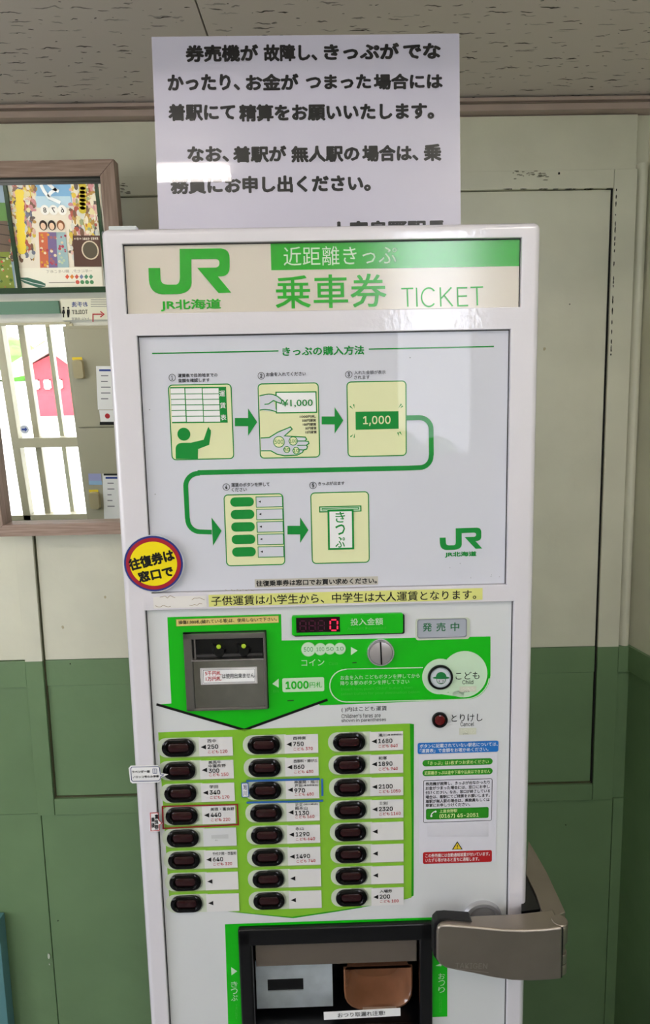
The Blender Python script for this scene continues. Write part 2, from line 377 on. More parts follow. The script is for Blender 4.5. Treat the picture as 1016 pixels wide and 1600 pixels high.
# wear marks (flakes of missing paint, nail heads) as tiny raised or sunk pieces
mk = MB()
def flake(px, py, w_, h_, m, y=-.0067):
    x, z = W(px, py); n = 9; P = [(x+(w_*.5*random.uniform(.6, 1.1))*math.cos(6.283*i/n), z+(h_*.5*random.uniform(.6, 1.1))*math.sin(6.283*i/n)) for i in range(n)]
    mk.prism(P, y, y+.0015, m)
CHIP = mat('pale_plaster_chip', '#c9d0bd', rough=.8)
flake(872, 272.5, .006, .006, DARK)
for i in range(26): flake(random.uniform(800, 855), random.uniform(268, 283), random.uniform(.003, .014), .0018, mat('scuffed_paint', '#7d7a66', rough=.8))
for i in range(16): flake(random.uniform(190, 205), random.uniform(288, 304), random.uniform(.003, .012), .0016, mat('scuffed_paint', '#7d7a66'))
for i in range(30):
    t = random.random(); flake(961.5-9*t, 298+270*t, .0028, random.uniform(.004, .016), DARK, -.0062)
for i in range(14): flake(random.uniform(770, 955), 296.8, random.uniform(.004, .02), .002, DARK, -.0062)
for px, py, a, b_ in ((76, 1495, .006, .020), (77, 1507, .003, .006), (6, 1510, .006, .022)): flake(px, py, a, b_, CHIP, .0005)
for px, py in ((111, 1036), (889, 476), (90, 1440), (885, 1290)): flake(px, py, .003, .003, DARK, -.0062 if py < 1100 else .002)
for px, py in ((98, 980), (164, 933), (851, 545)): flake(px, py, .007, .009, mat('yellowed_stain', '#b3ab88'), .0005)
mk.build('paint_wear', wall_back)['kind'] = 'stuff'
# right wall, slightly out of square
def pr(name, y0, y1, off0, off1, z0, z1, m, par=None, bev=0.001):
    t = math.tan(math.radians(6.5)); P = [(XC - off1 - t*y0, y0), (XC - off1 - t*y1, y1), (XC - off0 - t*y1, y1), (XC - off0 - t*y0, y0)]
    b = MB(); b.prismz(P, z0, z1, m); return b.build(name, par, bevel=bev)
wr = struct(pr('wall_right', .1, YF-.1, -.1, 0, 0, 3.05, WALL, bev=0))
pr('dado_band', -.004, YF, -.01, .008, zr0+.004, zr1, WALL, wr)
mk = MB(); t_ = math.tan(math.radians(6.5))
for (yy, zz) in ((-.12, zr1-.01), (-.13, zr0-.02), (-.25, zr1+.25)):
    x = XC-.009-t_*yy if zz > zr0 else XC-t_*yy; mk.prismz([(x-.002, yy-.002), (x+.003, yy-.002), (x+.003, yy+.002), (x-.002, yy+.002)], zz, zz+.004, DARK)
mk.build('nail_head', wr)
# ceiling
c0 = MB(); c0.box(XL, XRF+.3, YS, .1, ZC+.012, ZC+.12, PLASTER); ceiling = struct(c0.build('ceiling'))
def unproj_z(px, py, z): p = hit(CAM, ray(px, py), (0, 0, z), np.array([0, 0, 1])); return p[0], p[1]
a, b_ = unproj_z(305, 0, ZC), unproj_z(323.5, 54, ZC)
sl = (b_[0]-a[0])/(b_[1]-a[1]); xs = lambda y: a[0]+sl*(y-a[1])
TW = .91
for k in range(-4, 3):
    x0 = lambda y, k=k: xs(y)+k*TW+.0015; x1 = lambda y, k=k: xs(y)+(k+1)*TW-.0015
    for (ya, yb) in ((-.006, -.455), (-.457, YS)):
        L_ = max(XL, min(x0(ya), x0(yb))); 
        P = [(max(XL, x0(ya)), ya), (min(XRF, x1(ya)), ya), (min(XRF, x1(yb)), yb), (max(XL, x0(yb)), yb)]
        if P[1][0] - P[0][0] < .02: continue
        bb = MB(); bb.prismz(P, ZC, ZC+.0115, CEIL); bb.build('ceiling_board', ceiling, bevel=.0008, seg=1)
# coving: brown strip with a step under the ceiling
zc1, zc2 = wz(500, 170), wz(500, 183.5)
tb = MB(); tb.box(XL, XC+.02, -.022, .02, zc1, ZC-.004, TRIM).box(XL, XC+.02, -.014, .02, zc1-.004, zc1, mat('trim_groove', '#6d6250')).box(XL, XC+.02, -.018, .02, zc2, zc1-.004, TRIM)
tb.box(XL, XC+.02, -.008, .02, ZC-.005, ZC+.004, DARK)
struct(tb.build('trim_1', bevel=.001))
# rest of the room: high ceiling, soffit, left and front walls, floor
cb = MB(); cb.box(XL-.1, XRF+.1, YF-.1, YS, ZH, ZH+.1, PLASTER).box(XL-.1, XRF+.1, YS-.08, YS, ZC, ZH, PLASTER); struct(cb.build('ceiling'))
fl = MB(); fl.box(XL-.1, XRF+.2, YF-.1, .1, -.1, 0, FLOORM); struct(fl.build('floor'))
wl = MB()
for (y0, y1, z0, z1) in ((YF, -2.85, 0, ZH), (-1.2, .1, 0, ZH), (-2.85, -1.2, 0, .9), (-2.85, -1.2, 2.2, ZH)): wl.box(XL-.1, XL, y0, y1, z0, z1, WALL)
struct(wl.build('wall_left'))
wn = MB()
for (y0, y1, z0, z1) in ((-2.85, -1.2, .9, .95), (-2.85, -1.2, 2.15, 2.2), (-2.85, -2.8, .95, 2.15), (-1.25, -1.2, .95, 2.15), (-2.05, -2.0, .95, 2.15)): wn.box(XL-.08, XL-.02, y0, y1, z0, z1, ALU)
w1 = struct(wn.build('window_1', bevel=.002))
for y0, y1 in ((-2.8, -2.05), (-2.0, -1.25)):
    p = MB(); p.box(XL-.052, XL-.048, y0, y1, .95, 2.15, GLASS); p.build('pane', w1)
# front wall with the sliding door seen in the mirror and a side window
dx0, dx1 = RF(8, 600)[0], RF(117, 600)[0]; dz0, dz1 = RF(60, 812)[1], RF(80, 506)[1]
FW = MB()
dz0 = max(dz0, .03)
dx0 -= .25
wx0, wx1, wz0, wz1 = .42, .86, 1.45, 2.85
for (x0, x1, z0, z1) in ((XL, dx0, 0, ZH), (dx0, dx1, 0, dz0), (dx0, dx1, dz1, ZH), (dx1, wx0, 0, ZH), (wx0, wx1, 0, wz0), (wx0, wx1, wz1, ZH), (wx1, XRF+.1, 0, ZH)): FW.box(x0, x1, YF-.1, YF, z0, z1, PLASTER)
struct(FW.build('wall_front'))
print('DOOR', dx0, dx1, dz0, dz1, 'ZS', ZS, 'ZC', ZC, 'XC', XC, 'XRF', XRF)
sw = MB()
for (x0, x1, z0, z1) in ((wx0, wx1, wz0, wz0+.03), (wx0, wx1, wz1-.03, wz1), (wx0, wx0+.03, wz0, wz1), (wx1-.03, wx1, wz0, wz1)): sw.box(x0, x1, YF-.08, YF-.02, z0, z1, ALU)
w2 = struct(sw.build('window_2', bevel=.002)); p = MB(); p.box(wx0+.03, wx1-.03, YF-.052, YF-.048, wz0+.03, wz1-.03, GLASS); p.build('pane', w2)
# door_1: sliding door frames, seen only in the mirror
def rfx(px, py=650, Y=YF): return RF(px, py, Y)[0]
def rfz(py, px=60, Y=YF): return RF(px, py, Y)[1]
ALD = mat('beige_door_frame', '#b3ad93', rough=.4)
door = struct(empty('door_1', ((dx0+dx1)/2, YF-.02, dz0)))
def dpiece(name, x0, x1, z0, z1, m, y0=YF-.06, y1=YF+.01):
    o = piece(name, door, x0-door.location.x, x1-door.location.x, y0-door.location.y, y1-door.location.y, z0-door.location.z, z1-door.location.z, m, .002); return o
dpiece('stile', rfx(12.5), rfx(24.5), dz0, dz1, ALD); dpiece('stile', rfx(44.5), rfx(54), dz0, dz1, ALD, YF-.09, YF-.03)
dpiece('stile', rfx(122, 660), rfx(133, 660), dz0, dz1, ALD); dpiece('mullion', rfx(82), rfx(89), dz0, dz1, ALD, YF-.12, YF-.08)
dpiece('lock_rail', rfx(24), rfx(124), rfz(699), rfz(684), ALD)
dpiece('head_rail', rfx(12), rfx(128), rfz(508), dz1+.01, ALD); dpiece('bottom_rail', dx0, dx1, dz0, rfz(804), ALD)
dpiece('pane', rfx(24.6), rfx(44), dz0+.02, dz1-.02, GLASS, YF-.052, YF-.048); dpiece('pane', rfx(55), rfx(121), dz0+.02, dz1-.02, GLASS, YF-.062, YF-.058)
def RS(Y): return (lambda px, py: RF(px, py, Y))
sh = Sheet(RS(YF+.012), YF+.012, +1); BLUEI = mat('sign_blue', '#27408c'); WHT = mat('paper_white', '#e6e4e2', rough=.5)
sh.disc(38.5, 671, 7, WHT, 1); sh.disc(38.5, 671, 6, mat('pale_grey', '#c9ccd4'), 2); sh.poly([(34, 669.5), (39, 669.5), (39, 667), (43, 671), (39, 675), (39, 672.5), (34, 672.5)], BLUEI, 3)
o = sh.build('push_sticker', door, fix=False); o.location = -door.location
# green header panel
gx0, gx1 = rfx(-40, 480), rfx(94, 480)
gp = MB(); gp.box(gx0, gx1, YF, YF+.02, rfz(491, 40), rfz(471, 40), GREYG); tag(gp.build('header_board', bevel=.002), 'sage green board above the glass door, reflected in the mirror', 'board')
# ------------------------------------------------------------------ things reflected in the mirror
KH = mat('beige_locker_paint', '#a39e88', rough=.45); KH2 = mat('dull_brass', '#b0a482', rough=.4, metal=.3)
YEL = mat('yellow_tape', '#e3c52b'); BLK = mat('black_print', '#151515', rough=.35); RED = mat('red_print', '#b02a33', rough=.4)
YLK = YF+.02
lx0, lx1 = rfx(121, 660, YLK), rfx(121, 660, YLK)+.95
lz1, lzm = rfz(514, 130, YLK), rfz(667.5, 150, YLK)
lk = empty('coin_locker', ((lx0+lx1)/2, YLK-.01, 0))
def lp(name, x0, x1, y0, y1, z0, z1, m, par=None, bev=.003):
    b = MB(); b.box(x0-lk.location.x, x1-lk.location.x, y0-lk.location.y, y1-lk.location.y, z0, z1, m); return b.build(name, par or lk, bevel=bev)
lp('cabinet', lx0-.02, lx1+.02, YF+.001, YLK-.004, .0, lz1+.02, KH)
tag(lk, 'beige coin locker bank with two tiers, reflected in the mirror right of the glass door', 'locker')
for i in range(2):
    for (z0, z1) in ((.06, lzm-.004), (lzm+.004, lz1)):
        x0 = lx0+i*.475+.004; d = lp('locker_door', x0, x0+.467, YLK-.004, YLK+.012, z0, z1, KH)
        zz = z0+(z1-z0)*(.60 if z0 > .5 else .55)
        b = MB(); cx = x0+.055-lk.location.x; P = rrect(.036, .064, .02, 5, cx, zz)
        b.loft([at_y(P, YLK+.012-lk.location.y), at_y([(cx+(x-cx)*.9, zz+(z-zz)*.9) for x, z in P], YLK+.035-lk.location.y)], KH2); b.build('lock', d, smooth=True)
        b = MB(); b.box(cx-.035, cx+.03, YLK+.013-lk.location.y, YLK+.0135-lk.location.y, zz+.06, zz+.078, YEL); b.build('number_tape', d)
def paper():
    return Sheet(RS(YLK+.013), YLK+.0135, +1)
def stick(sh, name='notice_paper'):
    o = sh.build(name, lk, fix=False); o.location = -lk.location
for n_, (x0, x1, y0, y1, hdr) in enumerate(((150, 180, 572, 640, 1), (155, 180, 641, 664, 0), (160, 186, 740, 812, 1))):
    sh = paper(); sh.poly([(x0, y0), (x1, y0), (x1+3, y1), (x0+3, y1)], WHT, 1)
    if hdr: sh.poly([(x0+5, y0+5), (x1, y0+5), (x1, y0+8), (x0+5, y0+8)], BLUEI, 2)
    for k in range(5): sh.line([(x0+8, y0+15+k*9), (x1-4-random.random()*8, y0+15+k*9)], 1.6, mat('faded_print', '#77777c'), 2) if hdr else None
    if n_ == 1: sh.poly([(156, 659), (183, 659), (183, 664), (156, 664)], BLK, 3); sh.disc(168, 650, 4, RED, 3)
    if n_ == 2: sh.poly([(162, 740), (186, 740), (186, 743), (162, 743)], BLK, 3)
    stick(sh)
sh = paper(); sh.poly([(138, 740), (158, 740), (159, 757), (139, 757)], mat('lilac_label', '#9a9cc4'), 1); sh.poly([(139, 751), (159, 751), (160, 757.5), (139, 757.5)], mat('pale_blue_label', '#8fb0cf'), 2); stick(sh, 'small_label')
# toilet sign
sg = Sheet(RS(YF+.012), YF+.014, +1); CR = mat('sign_cream', '#dcd9c4', rough=.4)
ts = MB(); a, b_ = RF(95, 468), RF(180, 503); ts.box(a[0], b_[0]+.05, YF, YF+.0135, RF(130, 500)[1], RF(130, 467)[1], CR); ts = ts.build('toilet_sign', bevel=.002)
tag(ts, 'cream toilet direction sign with red arrow, reflected in the mirror', 'sign')
sg.text('お手洗', 137, 112, 475.5, 8, BLUEI, 2, .02); sg.text('TOILET', 137.5, 112.5, 487.5, 6.5, BLK, 2, .015); sg.text('トイレ 化粧室', 139, 112, 498, 4.5, mat('faded_print', '#77777c'), 2)
for cx in (99.5, 107): sg.disc(cx, 481, 1.7, BLK, 2, 12); sg.poly([(cx-2.2, 483.5), (cx+2.2, 483.5), (cx+2.2, 489), (cx+1.3, 496), (cx-1.3, 496), (cx-2.2, 489)] if cx > 103 else [(cx-1.2, 483.5), (cx+1.2, 483.5), (cx+2.8, 490), (cx+1, 490), (cx+1, 496), (cx-1, 496), (cx-1, 490), (cx-2.8, 490)], BLK, 2)
sg.line([(145.5, 503), (145.5, 491), (160, 491)], 1.8, RED, 2); sg.line([(157, 486.5), (162.5, 491), (157, 495.5)], 1.8, RED, 2)
for k in range(4): sg.line([(142, 468.5+k*3.4), (168, 468.5+k*3.4)], .9, mat('faded_print', '#77777c'), 2)
sg.build('lettering', ts, fix=False)
# poster board with the festival poster and the landscape poster
DG = mat('dark_green_frame', '#1f3a22', rough=.4); YP = YF+.03
brd = MB(); p0, p1 = RF(-70, 280, YP), RF(160, 462, YP)
bz0, bz1 = RF(80, 458, YP)[1], RF(80, 281, YP)[1]; bx0, bx1 = RF(-90, 370, YP)[0], RF(161, 370, YP)[0]
for (x0, x1, z0, z1) in ((bx0, bx1, bz0, bz0+.035), (bx0, bx1, bz1-.02, bz1), (bx0, bx0+.02, bz0, bz1), (bx1-.02, bx1, bz0, bz1)): brd.box(x0, x1, YF, YP, z0, z1, DG)
pb = empty('poster_board', ((bx0+bx1)/2, YF, bz0)); o = brd.build('frame', pb, bevel=.003); o.location = -pb.location
bk = MB(); bk.box(bx0, bx1, YF+.001, YF+.012, bz0, bz1, WHT); o = bk.build('backing', pb); o.location = -pb.location
o = MB(); xm_ = rfx(18.5, 370, YP); o = piece('divider', pb, xm_-.012, xm_+.012, YF+.012, YP, bz0+.03, bz1-.02, DG); o.location = -pb.location
tag(pb, 'dark green framed poster board with a festival poster, reflected at the top of the mirror', 'poster board')
ps = Sheet(RS(YF+.0135), YF+.0135, +1)
def cm(h): return mat('ink_' + h.strip('#'), h, rough=.35)
C3 = lambda x, y: (x/3.907, 240+y/3.907)
def q(x0, y0, x1, y1, h, lay=1): ps.poly([C3(x0, y0), C3(x1, y0), C3(x1+12, y1), C3(x0+12, y1)], cm(h), lay)
ps.poly([C3(48, 170), C3(612, 170), C3(632, 845), C3(108, 855)], cm('#e6dccb'), 1)
q(215, 175, 430, 320, '#7fb0d8', 2); q(215, 260, 430, 330, '#b7d3e2', 3)
cols = ['#d9bb4a', '#b08a4a', '#a9584a', '#cfd0c8', '#6f7488', '#c98b90', '#dcd0a0', '#9aa480', '#7a5b4a', '#d8b0a4', '#5c5450', '#e4dcc8']
rr = random.Random(3)
for k in range(620):                                   # streamers and decorations down both sides
    x = rr.choice((rr.uniform(60, 215), rr.uniform(430, 600))); y = rr.uniform(180, 640)
    w_, h_ = rr.uniform(12, 34), rr.uniform(14, 60); c = C3(x, y); ps.disc(c[0], c[1], w_/7.8, cm(rr.choice(cols)), 3+.008*k, 9, h_/7.8)
for y in range(240, 600, 22): c = C3(118+.04*y-8, y); ps.disc(c[0], c[1], 7.5-(y % 3)*.8, cm('#e9cf45' if y % 44 else '#d4b52e'), 8.5+.001*y, 14, 6)
for y in range(200, 350, 24): c = C3(505, y); ps.disc(c[0], c[1], 6, cm('#c9b53a'), 9.5, 12, 6)
# white stroke of the title
for pts in ([(250, 190), (270, 230), (300, 270), (370, 300)], [(290, 180), (330, 215), (360, 232)], [(345, 215), (310, 240), (295, 262)]): ps.line([C3(*p) for p in pts], 5, cm('#eef2f4'), 11)
for pts in ([(245, 195), (265, 240), (300, 282), (372, 308)],): ps.line([C3(*p) for p in pts], 1, cm('#5a7896'), 10)
for i, cx in enumerate((275, 328, 382)):
    c = C3(cx, 345); ps.disc(c[0], c[1], 7, cm('#f3f0ea'), 11, 20, 8); ps.text('876'[i], c[0]+2.5, c[0]-2.5, c[1], 8, BLK, 12, .02)
for i, (cx, hue, h2, hair) in enumerate(((265, '#c86a4c', '#d9a040', '#3a2a24'), (318, '#7a6a94', '#a66a70', '#2c2422'), (372, '#9ab4b8', '#b9c9a8', '#8a5a3c'))):
    c = C3(cx, 438); ps.disc(c[0], c[1], 6.2, cm(hair), 12, 18, 8); ps.disc(c[0], c[1]+1.5, 4, cm('#e8c4a8'), 13, 16, 5.5)
    ps.poly([C3(cx-28, 480), C3(cx+28, 480), C3(cx+52, 700), C3(cx-18, 700)], cm(hue), 11.5+i*.2)
    for k in range(16): c = C3(cx-16+rr.uniform(0, 46), rr.uniform(490, 690)); ps.disc(c[0], c[1], rr.uniform(1.2, 2.6), cm(rr.choice([h2, '#e3d0b0', '#b0485a'])), 13.2+.01*k, 8)
ps.poly([C3(445, 500), C3(612, 500), C3(622, 690), C3(455, 690)], cm('#5a4038'), 13.6); c = C3(552, 590); ps.disc(c[0], c[1], 13.5, cm('#d8c8b0'), 14, 20, 15); ps.disc(c[0], c[1], 11.5, cm('#5c5446'), 14.3, 20, 13)
ps.poly([C3(95, 700), C3(622, 692), C3(632, 845), C3(108, 855)], cm('#ece6d6'), 15)
ps.text('開催中', *[C3(600, 0)[0], C3(455, 0)[0]], C3(0, 520)[1], 4, cm('#e8e0d0'), 15)
ps.text('一年に七夕、願いをこめて', C3(565, 0)[0], C3(285, 0)[0], C3(0, 718)[1], 5, cm('#8a8478'), 16)
for k in range(6): c = C3(412+k*29, 752); ps.poly([(c[0]-3.3, c[1]), (c[0], c[1]-4), (c[0]+3.3, c[1]), (c[0], c[1]+4)], cm(['#d0563c', '#d98a3c', '#c9584a', '#7f88a8', '#4f8a6a', '#4f8a6a'][k]), 16)
for k in range(4): c = C3(475+k*29, 785); ps.disc(c[0], c[1], 3.2, cm(['#c9584a', '#4f8a5a', '#4f8a5a', '#4f8a5a'][k]), 16, 12)
ps.line([C3(300, 788), C3(460, 786)], 1, cm('#8a8478'), 16)
ps.poly([C3(105, 757), C3(170, 757), C3(250, 780), C3(280, 795), C3(278, 812), C3(240, 820), C3(150, 790)], cm('#3f6a58'), 16); ps.line([C3(110, 762), C3(200, 790), C3(275, 806)], 1, cm('#dfe6e0'), 17)
o = ps.build('festival_poster', pb, fix=False); o.location = -pb.location
p2 = Sheet(RS(YF+.0135), YF+.0135, +1)
Cc = C3
p2.poly([(-80, 284), Cc(40, 175), Cc(100, 855), (-80, 462)], cm('#8aa0b4'), 1); p2.poly([(-80, 315), Cc(40, 300), Cc(60, 420), (-80, 352)], cm('#5f8a4a'), 2)
p2.poly([(-80, 345), Cc(45, 410), Cc(75, 600), (-80, 400)], cm('#6b5a4e'), 3); p2.poly([(-80, 395), Cc(60, 600), Cc(95, 850), (-80, 462)], cm('#7d8a3c'), 4)
for y in (440, 500, 560, 640): p2.line([(-40, 240+(y-30)/3.907), Cc(60, y)], 1.5, cm('#3c3430'), 5)
for k in range(40): c = Cc(rr.uniform(-150, 75), rr.uniform(620, 820)); p2.disc(c[0], c[1], rr.uniform(1, 3), cm(rr.choice(['#c9584a', '#b8c29a', '#4f6a2c', '#d9c08a'])), 6+.01*k, 8)
o = p2.build('landscape_poster', pb, fix=False); o.location = -pb.location
# outside the door: forecourt, red barn, tree line
GND = mat('pale_forecourt', '#cfcbc0', rough=.9); REDB = mat('red_siding', '#c23b45', rough=.7, var=.1); ROOF = mat('white_metal_roof', '#e8e6e0', rough=.5)
gd = MB(); gd.box(-30, 30, -40, YF-.1, -.15, -.02, GND); struct(gd.build('ground'))
YB = -13.0
def B(px, py, Y=YB): return RF(px, py, Y)
bl, br = B(50, 590)[0], B(111, 590)[0]; be, bp_ = B(80, 566)[1], B(83, 552)[1]; bb = -.02; xr = (bl*.35+br*.65)
bl -= (br-bl)*.1; xr = B(88, 560)[0]; zr_ = B(88, 551)[1]; ze = B(110, 572)[1]
barn = empty('red_barn', ((bl+br)/2, YB-2, bb)); bo = barn.location
b = MB(); b.prism([(bl, bb), (br, bb), (br, ze), (xr, zr_), (bl, ze)], YB-5, YB, REDB); o = b.build('wall', barn); o.location = -bo
b = MB(); t = .12; b.prism([(bl-.5, ze-.25), (bl-.5, ze-.1), (xr, zr_+.25), (br+.5, ze-.1), (br+.5, ze-.25), (xr, zr_+.08)], YB-5.2, YB+.4, ROOF); o = b.build('roof', barn); o.location = -bo
for (a, c) in ((52, 62), (70, 80), (88, 98)):
    f = MB(); x0, x1 = B(a, 600)[0], B(c, 600)[0]; z0, z1 = B(70, 608)[1], B(70, 593)[1]
    for (u0, u1, v0, v1) in ((x0, x1, z0, z0+.02), (x0, x1, z1-.02, z1), (x0, x0+.02, z0, z1), (x1-.02, x1, z0, z1)): f.box(u0, u1, YB, YB+.06, v0, v1, ROOF)
    o = f.build('window', barn); o.location = -bo; g_ = MB(); g_.box(x0+.02, x1-.02, YB, YB+.02, z0+.02, z1-.02, mat('barn_pane', '#a9b9c0', rough=.1)); g_.build('pane', o)
tag(barn, 'red gabled building with white roof outside, seen through the reflected glass door', 'building')
tr = MB(); rr = random.Random(5)
bmt = bmesh.new()
for k in range(30):
    x = rr.uniform(-22, 12); r = rr.uniform(.6, 1.0)
    bmesh.ops.create_icosphere(bmt, subdivisions=2, radius=r, matrix=Matrix.Translation((x, -24+rr.uniform(-1, 1), r*.7)))
for v in bmt.verts: v.co += Vector((rr.uniform(-.07, .07), rr.uniform(-.07, .07), rr.uniform(-.07, .07)))
me = bpy.data.meshes.new('tree_line'); bmt.to_mesh(me); bmt.free(); me.materials.append(mat('leaf_green', '#5f9a3c', rough=.8, var=.3, vscale=2))
o = bpy.data.objects.new('tree_line', me); COL.objects.link(o); o['kind'] = 'stuff'; tag(o, 'green hedge of trees behind the red building outside', 'trees')
# ------------------------------------------------------------------ mirror
mir = empty('wall_mirror', tuple(MIR0), (TH, 0, 0)); mir['label'] = 'rectangular wall mirror in a pale wood frame, hung left of the ticket machine'; mir['category'] = 'mirror'
ox1, oz1 = MM(183, 254); ox0 = MM(-82, 254)[0]; oz0 = MM(100, 833)[1]; fw = .030
MRM = mat('silvered_mirror', '#f2f4f0', rough=.0, metal=1)
def fr(name, pts, m): b = MB(); b.prism(pts, -.022, .006, m); return b.build(name, mir, bevel=.0012)
def zfr(p): return [(x, z) for x, z in p]
ix0, ix1, iz0, iz1 = ox0+fw, ox1-fw, oz0+.026, oz1-fw
fr('frame_rail', [(ox0, oz1), (ox1, oz1), (ix1, iz1), (ix0, iz1)], WOODH); fr('frame_rail', [(ox0, oz0), (ox1, oz0), (ix1, iz0), (ix0, iz0)], WOODH)
fr('frame_stile', [(ox0, oz0), (ox0, oz1), (ix0, iz1), (ix0, iz0)], WOODV); fr('frame_stile', [(ox1, oz0), (ox1, oz1), (ix1, iz1), (ix1, iz0)], WOODV)
b = MB(); b.box(ix0-.005, ix1+.005, 0, .004, iz0-.005, iz1+.005, MRM); b.build('mirror_glass', mir)
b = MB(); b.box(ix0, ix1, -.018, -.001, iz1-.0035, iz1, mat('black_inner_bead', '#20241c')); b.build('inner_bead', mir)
# blue-green board at the lower left edge of the view
x1b = W(7, 1540, -.03)[0]
b = MB(); b.box(x1b-.3, x1b, -.03, .001, .0, W(0, 1440, -.03)[1], mat('blue_green_paint', '#5b8a8c', rough=.5, var=.1)); tag(b.build('painted_board', bevel=.002), 'blue-green painted board standing against the green wall at the lower left', 'board')
# fluorescent fittings on the high ceiling
TUBE = mat('lit_tube', '#fffaf4', emit='#fff6f2', estr=TUBE_E)
def fluo(x, y, lab, rot=0):
    f = empty('fluorescent_light', (x, y, ZH), (0, 0, rot)); b = MB(); b.box(-.64, .64, -.05, .05, -.05, 0, mat('white_enamel', '#e8e6e0', rough=.3)); b.build('housing', f, bevel=.006)
    for s in (-.032, .032):
        b = MB(); b.loft([[(X, s+.015*math.cos(6.283*i/12), -.075+.015*math.sin(6.283*i/12)) for i in range(12)] for X in (-.58, .58)], TUBE, True, True); b.build('tube', f, smooth=True)
    tag(f, lab, 'ceiling light', 'fluorescent lights on the high ceiling')
fluo(-.90, FLY, 'twin tube fluorescent fitting over the door side of the room'); fluo(-2.45, FLY, 'twin tube fluorescent fitting nearest the left window')
fluo(.86, -2.1, 'added twin tube fluorescent fitting, brightening the right wall', math.pi/2)  # added fitting, out of view, to lift the light on the right wall
# ------------------------------------------------------------------ ticket machine
MACH = empty('ticket_machine', tuple(MO), (0, 0, MYAW))
tag(MACH, 'tall white railway ticket vending machine with green panels and rows of oval fare buttons', 'ticket machine')
CAB = mat('white_gloss_enamel', '#dbd7de', rough=.3, coat=1, coatr=.03, bump=.3, bscale=110)
LIP = mat('white_moulding', '#e9e6e2', rough=.3)
CREAMP = mat('cream_acrylic', '#d3cbbe', rough=.25, coat=1, coatr=.16)
ACR = mat('pale_grey_acrylic', '#cfd0da', rough=.5, spec=.1, coat=.3, coatr=.008)
PANEL = mat('pale_grey_panel', '#d2d4d6', rough=.3, coat=.4, coatr=.1)
BL = mat('machine_black', '#0b0b0d', rough=.28); BLKP = mat('black_ink', '#111214', rough=.3)
BG = mat('bright_green_ink', '#0ab40c', rough=.35, coat=.15); LG = mat('leaf_green_ink', '#80ba30', rough=.3, coat=.2); DGI = mat('deep_green_ink', '#1c8a3a', rough=.5, spec=.1, coat=.3, coatr=.008)
DGE = mat('green_edge_ink', '#1f9a12', rough=.3); OLV = mat('olive_line_ink', '#86a850', rough=.3)
HG = mat('header_green_ink', '#0aa615', rough=.22, coat=1, coatr=.16); HGT = mat('header_green_thin', '#4fb85a', rough=.25)
PY = mat('pale_yellow_ink', '#e0e2b4', rough=.5, spec=.1, coat=.3, coatr=.008); WI = mat('white_ink', '#ecebec', rough=.3); REDI = mat('red_ink', '#b8242e', rough=.4)
NAVY = mat('navy_ink', '#26356e', rough=.4); PG = mat('pale_green_ink', '#c3dcc0', rough=.3); FG = mat('faded_green_ink', '#3fb83a', rough=.3)
STEEL = mat('brushed_steel', '#a8a8ac', rough=.3, metal=1, bump=.05, bscale=300); STEEL2 = mat('worn_steel', '#b4b2b2', rough=.16, metal=1, bump=.05, bscale=60, var=.15, vscale=30)
CHROME = mat('chrome', '#dcdce2', rough=.15, metal=.8); GUN = mat('satin_nickel', '#9c9288', rough=.38, metal=.85, bump=.04, bscale=400, var=.08, vscale=20)
LENS = mat('dark_red_lens', '#2a0a0e', rough=.2, coat=.4); BZL = mat('black_bezel', '#060607', rough=.12, spec=.35); DOVE = mat('dove_grey', '#c8ccd2', rough=.3)
LBL = mat('label_paper', '#dad8d8', rough=.4); LBL2 = mat('label_backing', '#c4cdb9', rough=.4)
D = .42                                           # cabinet depth
xL, xR = M(157, 370)[0], M(847, 353)[0]; zT = M(517, 351)[1]
hx0, hx1, hz0, hz1 = M(190.6, 381)[0], M(816, 372)[0], M(505, 484.8)[1], M(505, 376)[1]
ix0_, ix1_, iz0_, iz1_ = M(213.7, 525)[0], M(798.7, 513)[0], M(515, 920.5)[1], M(515, 519.3)[1]
px0, px1, pz1 = M(226.5, 955)[0], M(803.3, 939)[0], M(515, 947)[1]; pz0 = .18
RD = .006                                         # recess of the panels
b = MB()
xsx = sorted({xL, xR, hx0, hx1, ix0_, ix1_, px0, px1}); zsz = sorted({.06, zT, hz0, hz1, iz0_, iz1_, pz0, pz1})
bm = bmesh.new(); gv = {}
def V(i, j):
    if (i, j) not in gv: gv[(i, j)] = bm.verts.new((xsx[i], 0, zsz[j]))
    return gv[(i, j)]
for i in range(len(xsx)-1):
    for j in range(len(zsz)-1):
        cx, cz = (xsx[i]+xsx[i+1])/2, (zsz[j]+zsz[j+1])/2
        if any(a < cx < b_ and c < cz < d for a, b_, c, d in ((hx0, hx1, hz0, hz1), (ix0_, ix1_, iz0_, iz1_), (px0, px1, pz0, pz1))): continue
        bm.faces.new((V(i, j), V(i+1, j), V(i+1, j+1), V(i, j+1)))
bmesh.ops.dissolve_limit(bm, angle_limit=.01, verts=bm.verts, edges=bm.edges)
r = bmesh.ops.extrude_face_region(bm, geom=bm.faces[:]); ev = [v for v in r['geom'] if isinstance(v, bmesh.types.BMVert)]
bmesh.ops.translate(bm, verts=ev, vec=(0, .03, 0)); bmesh.ops.recalc_face_normals(bm, faces=bm.faces)
def outer(v): return abs(v.co.x-xL) < 1e-5 or abs(v.co.x-xR) < 1e-5 or abs(v.co.z-zT) < 1e-5
oe = [e for e in bm.edges if all(outer(v) and v.co.y < .001 for v in e.verts) or (all(outer(v) and abs(v.co.z-zT) < 1e-5 and (abs(v.co.x-xL) < 1e-5 or abs(v.co.x-xR) < 1e-5) for v in e.verts))]
bmesh.ops.bevel(bm, geom=oe, offset=.0085, segments=4, profile=.5, affect='EDGES')
